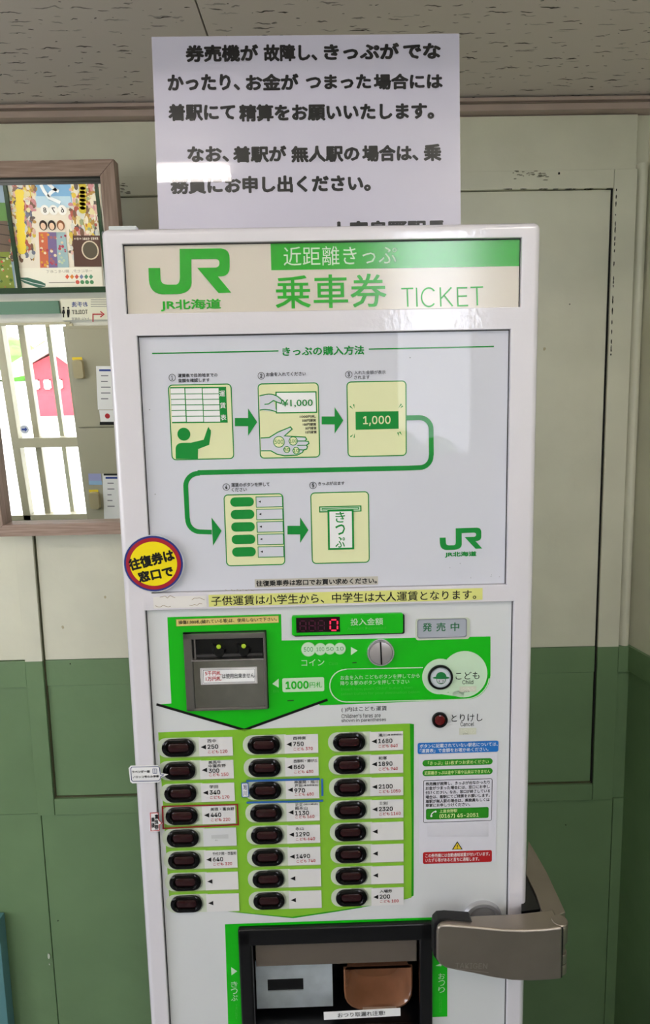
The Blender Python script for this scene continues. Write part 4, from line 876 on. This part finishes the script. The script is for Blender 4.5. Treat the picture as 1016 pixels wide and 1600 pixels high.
for i, (st, x1) in enumerate((('券売機が故障し、きっぷが出なかったり', 767), ('お金がつまった場合には、窓口にお申し', 767), ('付けください。なお、窓口が終了している', 767.5), ('場合は、着駅にてご精算をお願いします。', 767), ('着駅が無人駅の場合は、乗務員もしくは', 766.8), ('車掌にお申しつけください。', 736))): t.text(st, 666.3, x1, 1226.4+i*6.85, 5.5, BLKP, 2, .015)
t.rect(667, 765.3, 1274.2, 17, NG, 1, 2.5); t.text('上富良野駅', 688, 715.8, 1270.2, 5.2, LY, 2, .01); t.text('(0167) 45-2051', 688, 749.6, 1277.6, 7, LY, 2, .02)
t.line([(674.5, 1278.5), (675.5, 1275), (678.5, 1272), (682, 1270.8)], 1.6, WI, 2); t.disc(675.2, 1278.3, 1.7, WI, 2, 12); t.disc(681.8, 1271.3, 1.6, WI, 2, 12)
t.poly([(716, 1318), (724.4, 1330.8), (707.6, 1331.2)], BLKP, 1); t.poly([(716, 1320.3), (722.3, 1329.9), (709.7, 1330.2)], YEL, 2); t.line([(716, 1323.3), (716, 1326.7)], 1.4, BLKP, 3); t.disc(716, 1328.4, .8, BLKP, 3, 8)
t.rect(662, 770.5, 1342.8, 18.5, mat('notice_red', '#b01c22', rough=.35), 1, 3); t.text('この券売機には自動通報装置が付いています。', 666, 767, 1339, 6, WI, 2, .01); t.text('いたずら等があると直ちに通報します。', 666, 750.5, 1346.6, 6, WI, 2, .01)
t.print_('lettering', wn_)
b = MB(); rr = random.Random(2); n = 22; m_ = 5; TAPE = mat('crumpled_clear_tape', '#d3d1da', rough=.18)
vs = []; fs = []
for j in range(m_):
    for i in range(n):
        x, z = M(669+96*i/(n-1), 1288.5+22*j/(m_-1)); vs.append((x, RD-.0009-(rr.uniform(0, .0012) if 0 < j < m_-1 and 0 < i < n-1 else 0), z))
for j in range(m_-1):
    for i in range(n-1): fs.append((j*n+i, j*n+i+1, (j+1)*n+i+1, (j+1)*n+i))
b.add(vs, fs, TAPE); b.build('tape_strip', wn_, smooth=True)
# deposit display
def fr_(x0, x1, yc, h): return Sheet(M).frame(x0, x1, yc, h)
c, w_, h_ = fr_(456.3, 630.5, 976.3, 31); b = MB()
b.loft([at_y(rrect(w_/2, h_/2, .0025, 5, *c), RD), at_y(rrect(w_/2, h_/2, .0025, 5, *c), RD-.0045), at_y(rrect(w_/2-.0006, h_/2-.0006, .002, 5, *c), RD-.005)], BG); disp = b.build('deposit_display', MACH)
b = MB(); cs = (c[0]+.0022, c[1]-.0018); b.loft([at_y(rrect(w_/2, h_/2, .0025, 5, *cs), RD-.0002), at_y(rrect(w_/2, h_/2, .0025, 5, *cs), RD-.0030)], BL); b.build('display_shadow', disp)  # black copy set right and down, the plate's shadow made as a shape
c2, w2_, h2_ = fr_(463, 531.5, 976.5, 23.5); part('display_window', c2[0]-w2_/2, c2[0]+w2_/2, RD-.0056, RD-.0049, c2[1]-h2_/2, c2[1]+h2_/2, mat('smoked_window', '#1a0610', rough=.08), disp, .0003)
OFF = mat('unlit_segment', '#4a1030', rough=.3); ON = mat('lit_red_segment', '#ff2040', emit='#ff1c40', estr=2.2)
t = Sheet(M, RD-.0057)
def seg7(x, y, w_, h_, segs, m, lay):
    s_ = w_*.08; th = w_*.17
    pts = {'a': ((x+th, y), (x+w_-th, y)), 'g': ((x+th, y+h_/2), (x+w_-th, y+h_/2)), 'd': ((x+th, y+h_), (x+w_-th, y+h_)), 'f': ((x, y+th), (x, y+h_/2-th*.6)), 'e': ((x, y+h_/2+th*.6), (x, y+h_-th)), 'b': ((x+w_, y+th), (x+w_, y+h_/2-th*.6)), 'c': ((x+w_, y+h_/2+th*.6), (x+w_, y+h_-th))}
    for g_ in segs: t.line([(pts[g_][0][0]+s_, pts[g_][0][1]), (pts[g_][1][0]+s_, pts[g_][1][1])], th, m, lay)
for i in range(3): seg7(468.2+i*14.3, 970.2-i*.25, 9.2, 15.5, 'abcdefg', OFF, 1)
seg7(515.2, 968.4, 11.2, 16.5, 'abcdef', ON, 1); t.build('digit', disp, fix=False)
t = Sheet(M, RD-.005); t.text('投入金額', 548, 598.8, 971.6, 11, PG, 1, .01); t.text('Amount Deposited', 543, 603.5, 982.3, 5.3, FG, 1); t.build('lettering', disp, fix=False)
# on-sale window
c, w_, h_ = fr_(650.5, 735.5, 984.5, 33.5); b = MB(); b.loft([at_y(rrect(w_/2, h_/2, .004, 6, *c), RD), at_y(rrect(w_/2, h_/2, .004, 6, *c), RD-.0012)], LBL2); ow = b.build('status_window', MACH)
c, w_, h_ = fr_(653, 731, 983.3, 30); b = MB(); b.loft([at_y(rrect(w_/2, h_/2, .0035, 6, *c), RD-.0012), at_y(rrect(w_/2, h_/2, .0035, 6, *c), RD-.0022), at_y(rrect(w_/2-.0012, h_/2-.0012, .003, 6, *c), RD-.0022), at_y(rrect(w_/2-.0016, h_/2-.0016, .003, 6, *c), RD-.0006)], mat('window_edge_grey', '#8a8d94', rough=.3), cap1=False)
b.build('window_bezel', ow); b = MB(); b.flat(rrect(w_/2-.0014, h_/2-.0014, .003, 6, *c), RD-.0014, mat('status_grey', '#a9adb8', rough=.15)); b.build('display_window', ow)
t = Sheet(M, RD-.0014)
for i, ch in enumerate('発売中'): t.text(ch, (661.5, 683, 705.5)[i], (676, 697.5, 718.8)[i], 981.6-(i*.4), 13.5, mat('status_green', '#1d6a3c', rough=.3), 1, .015)
t.build('lettering', ow, fix=False)
# bill acceptor
c, w_, h_ = fr_(289, 417, 1050, 120.5); MET = mat('grey_metal_bezel', '#8b8685', rough=.28, metal=.85)
x0, x1, z0, z1 = c[0]-w_/2, c[0]+w_/2, c[1]-h_/2, c[1]+h_/2; k = .00088
ba = MB()
for (a_, b_, d_, e_) in ((x0, x0+13*k, z0, z1), (x1-4*k, x1, z0, z1), (x0, x1, z1-9*k, z1), (x0, x1, z0, z0+4*k)): ba.box(a_, b_, RD-.007, RD+.002, d_, e_, MET)
ba = ba.build('bill_acceptor', MACH, bevel=.001)
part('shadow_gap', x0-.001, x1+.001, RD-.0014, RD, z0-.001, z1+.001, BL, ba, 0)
zs = M(352, 1029)[1]
part('bill_plate', x0+13*k, x1-4*k, RD-.0045, RD-.0015, z0+4*k, zs-2*k, STEEL2, ba, .0006)
part('slot_lip', x0+12*k, x1-4*k, RD-.010, RD-.002, zs-2.2*k, zs, mat('bright_slot_lip', '#bcb8b8', rough=.3, metal=1), ba, .0006)
sm = MB(); sm.box(x0+13*k, x1-4*k, RD-.0018, RD-.0015, zs, z1-9*k, BL).box(x0+18*k, x1-6*k, RD-.0050, RD-.0016, zs+3*k, zs+7*k, mat('dull_slot_bar', '#5c5a5c', rough=.3, metal=.8)); sm.box(x0+16*k, x0+18.5*k, RD-.006, RD-.0016, zs, z1-9*k, MET); sm.build('bill_slot', ba)
for px_, py_ in ((342, 1010), (381, 1009)):
    cx, cz = M(px_, py_); b = MB(); b.loft([at_y([(cx+11*k*math.cos(a), cz-5*k+15*k*math.sin(a)) for a in [math.pi*(1+i/12) for i in range(13)]]+[(cx-11*k, cz+4*k)], RD-.002), at_y([(cx+8*k*math.cos(a), cz-5*k+11*k*math.sin(a)) for a in [math.pi*(1+i/12) for i in range(13)]]+[(cx-8*k, cz+2*k)], RD-.0075)], BL)
    nl = b.build('guide_tongue', ba, smooth=True)
    b = MB(); b.loft([at_y(circ(3.6*k, 14, cx, cz), RD-.0074), at_y(circ(3.0*k, 14, cx, cz), RD-.0086), at_y(circ(1.5*k, 14, cx, cz), RD-.0092)], mat('lit_green_lamp', '#6a7a1a', emit='#b4d82a', estr=.45)); b.build('lamp', nl, smooth=True)
c, w_, h_ = fr_(313, 402, 1056.5, 26); st_ = part('paper_label', c[0]-w_/2, c[0]+w_/2, RD-.0049, RD-.0045, c[1]-h_/2, c[1]+h_/2, mat('clear_tape_edge', '#bfbcbc', rough=.3), ba, 0)
t = Sheet(M, RD-.005); t.rect(316.5, 399.5, 1056.4, 22, WI, 1, ang=.5); t.outline(317.5, 398.7, 1056.4, 20.5, .6, BLKP, 2); t.text('5千円札', 320.5, 346, 1052, 7.3, REDI, 3, .02); t.text('1万円札', 321.5, 346, 1060.6, 7.3, REDI, 3, .02); t.text('は使用出来ません', 347, 397.5, 1056, 7.8, BLKP, 3, .01); t.build('lettering', st_, fix=False)
t = Sheet(M, RD-.0008); t.rect(274, 435.7, 972, 11.3, mat('brown_label_edge', '#a8935a', rough=.4), 1, ang=.6); t.rect(275, 435, 972, 9.8, mat('tan_label', '#dbc777', rough=.4), 2, ang=.6); t.text('損傷1,000札(破れている等)は、使用しないで下さい。', 277.5, 432.5, 971.8, 7.2, BLKP, 3, .015, .6); t.print_('tan_label', MACH)['label'] = 'narrow tan warning label'
# coin slot
cx, cz = M(595.5, 1021.3); R = 22.2*.000862; N_ = 40
b = MB(); b.loft([at_y(circ(r_, N_, cx, cz), y) for r_, y in ((R, RD), (R, RD-.003), (R-.0008, RD-.0045), (R-.0028, RD-.0045), (R-.0036, RD-.003))], CHROME); cs_ = b.build('coin_slot', MACH, smooth=True)
b = MB(); b.loft([at_y(circ(R*f_, N_, cx, cz), RD-.0028-.0032*math.sqrt(max(0, 1-f_*f_))) for f_ in (.82, .76, .66, .5, .3, .12, .02)], mat('brushed_disc', '#c6c0c2', rough=.35, metal=.7, bump=.05, bscale=300)); b.build('disc', cs_, smooth=True)
b = MB(); ang = math.radians(4); hh_ = 18.3*.000862
P = [(cx+x*math.cos(ang)-z*math.sin(ang)*-1*-1, cz+z) for x, z in ()]
P = [(cx-.0011-.0004, cz+hh_), (cx+.0011-.0004, cz+hh_), (cx+.0011+.0006, cz-hh_), (cx-.0011+.0006, cz-hh_)]
b.prism(P, RD-.0064, RD-.003, BL); b.build('slot', cs_)
# child button and cancel button
def round_button(px_, py_, rpx, rin, mi, name, dome=.0015):
    cx, cz = M(px_, py_); R = rpx*.000862; r2 = rin*.000862
    b = MB(); b.loft([at_y(circ(r_, 36, cx, cz), y) for r_, y in ((R, RD), (R, RD-.0035), (R-.0006, RD-.0044), (r2+.0012, RD-.0044), (r2+.0004, RD-.003), (r2+.0003, RD-.0004))], BL); o = b.build(name, MACH, smooth=True)
    b = MB(); b.loft([at_y(circ(r2*f_, 32, cx, cz), RD-.0028-dome*g_) for f_, g_ in ((1, -1), (1, 0), (.93, .5), (.75, .8), (.4, .97), (.05, 1))], mi); b.build('lens', o, smooth=True); return o
cb_ = round_button(689.3, 1060, 20.3, 16.3, DOVE, 'child_button', .0006)
b = MB(); cx, cz = M(689.3, 1060); b.loft([at_y(circ(r_, 36, cx, cz), y) for r_, y in ((16.3*.00086, RD-.0030), (16.3*.00086, RD-.0040), (14.8*.00086, RD-.0040), (14.6*.00086, RD-.003))], mat('clear_ring', '#a9b2b8', rough=.1), cap1=False); b.build('rim', cb_, smooth=True)
t = Sheet(M, RD-.0037); HATG = mat('hat_green', '#1d7a3e', rough=.3)
t.poly(arc(690, 1058.5, 8.2, 180, 360, 14, 7.6), HATG, 1); t.poly(arc(690, 1060, 13.2, 0, 360, 24, 2.1), HATG, 1); t.ring(690, 1063, 7.3, .9, HATG, .5); t.disc(687, 1065, .9, BLKP, 2, 10); t.disc(693, 1064.8, .9, BLKP, 2, 10); t.line(arc(690, 1065.5, 3.2, 30, 150, 6), .7, BLKP, 2)
t.build('child_face_symbol', cb_, fix=False)
round_button(688.4, 1127, 12.7, 8.7, mat('cancel_red_lens', '#5e0d12', rough=.12, coat=1), 'cancel_button', .0008)
# dispensing tray
tr = MB(); fw_ = .016
for (a_, b_, c_, d_) in ((tx0-.003, tx1+.003, tz1-.024, tz1+.003), (tx0-.003, tx0+fw_, tz0, tz1), (tx1-fw_, tx1+.003, tz0, tz1), (tx0-.003, tx1+.003, tz0-.003, tz0+.008)): tr.box(a_, b_, RD-.008, RD+.004, c_, d_, BL)
tray = tr.build('dispensing_tray', MACH, bevel=.003, seg=3)
cav = MB(); DK = mat('tray_black', '#0a0a0c', rough=.35)
cav.box(tx0, tx0+.003, RD+.004, .1, tz0, tz1, DK).box(tx1-.003, tx1, RD+.004, .1, tz0, tz1, DK).box(tx0, tx1, RD+.004, .1, tz1-.003, tz1, DK).box(tx0, tx1, .097, .1, tz0, tz1, DK).box(tx0, tx1, RD+.004, .1, tz0, tz0+.003, DK); cav.build('cavity', tray)
yp = .034; MP = lambda x, y: M(x, y, -yp)
a_ = MP(399, 1503); b_ = MP(520.5, 1572)
x0, x1, z0, z1 = a_[0], b_[0], b_[1], a_[1]; s0 = MP(418, 1530.5); s1 = MP(474.5, 1547.5)
tp = MB()
for (u0, u1, v0, v1) in ((x0, s0[0], z0, z1), (s1[0], x1, z0, z1), (s0[0], s1[0], s0[1], z1), (s0[0], s1[0], z0, s1[1])): tp.box(u0, u1, yp, yp+.003, v0, v1, mat('tray_steel', '#cfd8df', rough=.35, metal=.5, var=.15, vscale=40))
tp = tp.build('ticket_plate', tray); part('ticket_slot', s0[0], s1[0], yp+.002, yp+.004, s1[1], s0[1], BL, tp, 0)
# coin cup: moulded brown bowl
cpm = mat('brown_coin_cup', '#8f6247', rough=.18, coat=.6, var=.2, vscale=25); yc = .04; MC = lambda x, y: M(x, y, -yc)
xa, za = MC(539, 1512); xb, _ = MC(642, 1512); _, zb = MC(590, 1574); cxx = (xa+xb)/2; hw = (xb-xa)/2; hz = za-zb
def cup(f_, y, drop=0): 
    P = [(cxx-hw*f_, za-drop), (cxx+hw*f_, za-drop)]
    for i in range(13):
        a = math.pi*i/12; P.append((cxx+hw*f_*(abs(math.cos(a))**.7)*(1 if math.cos(a) >= 0 else -1), za-drop-(hz-drop*1.2)*f_*(.5+.5*abs(math.sin(a))**.8)))
    return at_y(P, y)
b = MB(); b.loft([cup(1.04, yc+.002), cup(1.04, yc-.003), cup(1.0, yc-.004), cup(.95, yc+.001), cup(.86, yc+.02, .004), cup(.7, yc+.035, .006)], cpm); b.build('coin_cup', tray, smooth=True)
rr = random.Random(8); ww = MB()
for i in range(16): x = cxx+hw*(-.45+.95*i/15); ww.box(x-.0018, x+.0018, yc-.008, yc-.005, zb+.001+rr.uniform(-.001, .001), zb+.006, mat('worn_pale_edge', '#b79a84', rough=.6))
ww.build('worn_lip', tray)
# glossy smoked flap, hinged at the top
fl_ = MB(); a_, b_ = M(399, 1470, -.012), M(651, 1500, -.012)
fl_.box(a_[0], b_[0], .010, .013, b_[1], M(520, 1468, -.012)[1], mat('smoked_flap', '#8a7f74', rough=.12, metal=.7)); fl_.build('flap', tray, bevel=.0006)
part('hinge_pin', tx0+fw_, tx1-fw_, .008, .012, tz1-.030, tz1-.026, STEEL, tray, .0005)
for px_ in (396, 661.5): x = M(px_, 1530)[0]; part('guide_rail', x-.0006, x+.0006, .001, .004, tz0+.01, tz1-.026, mat('dim_metal', '#77777a', rough=.3, metal=1), tray, 0)
t = Sheet(lambda x, y: M(x, y, .003), -.003); t.rect(506, 626, 1584, 12.5, WI, 1, ang=1.1); t.text('おつり取漏れ注意!', 528, 602, 1584, 7.2, BLKP, 2, .01, 1.1); o = t.build('paper_strip', tray, fix=False)
# keyhole disc with the locking bar
cx, cz = M(755, 1440); R = 33.5*.00088
b = MB(); b.loft([at_y(circ(r_, 40, cx, cz), y) for r_, y in ((R, RD), (R, RD-.003), (R-.002, RD-.006), (R-.006, RD-.007), (R-.009, RD-.004), (R*.4, RD-.006))], mat('satin_disc', '#c4c4c8', rough=.3, metal=.7)); b.build('lock_disc', MACH, smooth=True)
OA = .052; A_ = lambda x, y: M(x, y, OA)
face = [(682.5, 1460), (684, 1450), (690, 1446), (700, 1445.5), (745, 1449), (785, 1453), (820, 1454), (850, 1452.5), (880, 1449.3), (878.7, 1530.5), (860, 1532.5), (830, 1534), (800, 1533), (770, 1528.5), (740, 1522), (710, 1516.5), (697, 1513.5), (688, 1508), (682.5, 1500)]
arm = empty('locking_bar', (0, 0, 0)); arm.parent = MACH; arm['label'] = 'satin nickel locking bar across the right edge'
F0 = [A_(*p) for p in face]; ztop = A_(780, 1453)[1]
def ydep(x):                                       # the bar gets deeper towards the hinge
    ks = [(A_(682, 1450)[0], .007), (A_(700, 1450)[0], .010), (A_(738, 1450)[0], .013), (A_(743, 1450)[0], .022), (A_(790, 1450)[0], .030), (A_(880, 1450)[0], .036)]
    for (xa, da), (xb, db) in zip(ks, ks[1:]):
        if x <= xb: return da+(db-da)*max(0, (x-xa)/(xb-xa))
    return ks[-1][1]
b = MB(); n = len(F0); vs = [(x, -OA, z) for x, z in F0]+[(x, -OA+ydep(x), z) for x, z in F0]
b.add(vs, [list(range(n)), list(range(2*n-1, n-1, -1))]+[(i, n+i, n+(i+1) % n, (i+1) % n) for i in range(n)], GUN); body = b.build('bar_body', arm, bevel=.0035, seg=4, angle=40)
def AM(x, y): return M(x, y, OA)
t = Sheet(AM, -OA); t.text('TAKIGEN', 711.5, 761.5, 1508.8, 8.5, mat('embossed_nickel', '#b4aa9e', rough=.36, metal=.85), 1.5, -.01, -3.2); t.line([(711, 1513), (763.5, 1519.3)], 1.2, mat('embossed_nickel', '#a59d92'), 1.5); o = t.build('embossed_lettering', body, fix=False)
# rubber pad behind the bar's left end
pad = [M(x, y, OA) for x, y in ((679, 1462), (680.5, 1450), (687, 1443.5), (700, 1442.5), (738, 1445), (741, 1449), (741, 1518), (711, 1519), (696, 1516.5), (686, 1511), (679.5, 1502))]
b = MB(); b.prism(pad, -OA+.009, -OA+.0245, mat('black_rubber', '#141416', rough=.5)); b.build('rubber_pad', arm, bevel=.001)
part('mounting_block', M(700, 1470, .02)[0], M(735, 1470, .02)[0], -OA+.024, RD, M(700, 1500, .02)[1], M(700, 1470, .02)[1], mat('black_rubber', '#141416'), arm)
# hinge knuckles and rear strut
hx, hz_t = A_(884.5, 1450); hx = A_(881.5, 1500)[0]; zt_ = A_(880, 1449.3)[1]; zb_ = A_(879, 1530.5)[1]; rk = .0108; yk = -OA+.0135
def knuckle(z0, z1, r_=rk):
    b = MB(); L = [[(hx-.002+r_*f_*math.cos(6.283*i/24), yk+r_*f_*math.sin(6.283*i/24), z) for i in range(24)] for z, f_ in ((z0, .9), (z0+.0012, 1), (z1-.0012, 1), (z1, .9))]
    b.loft(L, GUN, True, True); b.build('hinge_knuckle', arm, smooth=True)
H_ = zt_-zb_
knuckle(zt_-.003, zt_+.0002, rk*1.02); knuckle(zt_-H_*.38, zt_-.0035); knuckle(zb_+H_*.24, zb_+H_*.42); knuckle(zb_+.002, zb_+H_*.22)
part('hinge_gap', hx-.0035, hx-.0015, -OA+.001, -OA+.02, zb_+.002, zt_-.002, BL, arm, 0)
knuckle(zb_+H_*.42, zt_-H_*.38, rk*.75)
zs_ = zt_-.001
pts = [MH(*p, zs_) for p in ((826, 1313), (838, 1333), (855, 1363), (870, 1395), (884, 1425), (866, 1432), (847, 1424), (838, 1398), (822, 1365))]
pts = [(x, y) for x, y in pts]
b = MB(); b.prismz(pts, zs_-.075, zs_, GUN); b.build('strut', arm, bevel=.0012)
gp_ = [MH(*p, zs_-.004) for p in ((815, 1360), (824, 1372), (846, 1420), (815, 1424))]
b = MB(); b.prismz(gp_, zs_-.072, zs_-.004, BL); b.build('hinge_block', arm)
part('side_bracket', xR, xR+.012, pts[0][1]-.02, pts[0][1]+.05, zs_-.09, zs_+.0, GUN, arm, .002)
# clip on top, left
cl = empty('top_clip', (0, 0, 0)); cl.parent = MACH
x0, x1 = M(170, 356, -.03)[0], M(213.5, 356, -.03)[0]; b = MB(); b.box(x0, x1, .028, .05, zT-.004, M(190, 353.3, -.03)[1], mat('clear_acrylic_clip', '#cfd6d8', rough=.08, coat=1)); b.build('plate', cl, bevel=.0012)
b = MB(); b.box(x0-.010, x0, .03, .05, zT-.004, zT+.0055, mat('grey_clip_base', '#6a6e70', rough=.4)); b.build('clip_base', cl, bevel=.0015)
# ------------------------------------------------------------------ laminated notice standing on the machine
yn = .13; tilt = math.radians(-3.5)
NZ = zT-.0025
p0 = M(479, 352, -yn)[0]
c_ = MR*p0+MN*yn+MO
nb = empty('laminated_notice', (c_[0], c_[1], NZ), (tilt, 0, MYAW)); tag(nb, 'large laminated white notice in heavy black Japanese writing, standing on top of the machine', 'notice')
NU = np.array([-math.sin(tilt)*0, 0, 0])
mwn = Matrix.Translation(nb.location) @ nb.rotation_euler.to_matrix().to_4x4()
nI = np.array(mwn.to_3x3().inverted()); nO = np.array(nb.location); nN = np.array(mwn.to_3x3())[:, 1]
def MNb(px_, py_):
    q_ = hit(CAM, ray(px_, py_), nO, nN); l = nI @ (q_-nO); return float(l[0]), float(l[2])
a_, b_, c2_ = MNb(236.8, 57), MNb(718, 53), MNb(246, 345); z_top = MNb(477, 55)[1]
x0, x1 = a_[0], b_[0]
PAP = mat('laminated_paper', '#c6c3d4', rough=.3, coat=1, coatr=.015, bump=.0)
bm = bmesh.new(); nx, nz = 10, 10; L = []
for j in range(nz+1):
    for i in range(nx+1):
        u, v = i/nx, j/nz; L.append(bm.verts.new((x0+(x1-x0)*u, .0, z_top*v+0*u)))
for j in range(nz):
    for i in range(nx): bm.faces.new((L[j*(nx+1)+i], L[j*(nx+1)+i+1], L[(j+1)*(nx+1)+i+1], L[(j+1)*(nx+1)+i]))
r = bmesh.ops.extrude_face_region(bm, geom=bm.faces[:]); bmesh.ops.translate(bm, verts=[v for v in r['geom'] if isinstance(v, bmesh.types.BMVert)], vec=(0, .0012, 0)); bmesh.ops.recalc_face_normals(bm, faces=bm.faces)
me = bpy.data.meshes.new('sheet'); bm.to_mesh(me); bm.free(); me.materials.append(PAP); o = bpy.data.objects.new('sheet', me); COL.objects.link(o); o.parent = nb
t = Sheet(MNb, 0.0); BN = mat('black_marker_ink', '#0b0b0e', rough=.3, coat=1, coatr=.015); bd = .05
def nline(chars):                                   # (text, x0, x1, yc)
    for st, xa_, xb_, y in chars: t.text(st, xa_, xb_, y, 0, BN, 1, bd)
def words(items, h):
    for st, xa_, xb_, y, hh_ in items: t.text(st, xa_, xb_, y, hh_, BN, 1, bd)
words([('券売機が', 290, 404, 83.5, 27), ('故障し、', 412, 496, 82.5, 27), ('きっぷが', 506, 624, 80.5, 26), ('でな', 630, 689, 80, 25)], 0)
words([('かったり、', 262, 375, 129, 26), ('お金が', 384, 467, 128.5, 26), ('つまった', 478, 580, 128, 23), ('場合には', 584, 692, 127.5, 25)], 0)
words([('着駅にて', 263, 368, 175.5, 27), ('精算をお願いいたします。', 374, 679, 175, 27)], 0)
words([('なお、', 293, 358, 241, 25), ('着駅が', 364, 448, 241, 26), ('無人駅の', 455, 562, 240.5, 26), ('場合は、', 566, 654, 239.5, 26), ('乗', 662, 690, 238.5, 27)], 0)
words([('務員にお申し出ください。', 267, 580, 288, 27)], 0)
words([('上富良野駅長', 516, 697, 357, 25)], 0)
t.build('lettering', nb, fix=False)
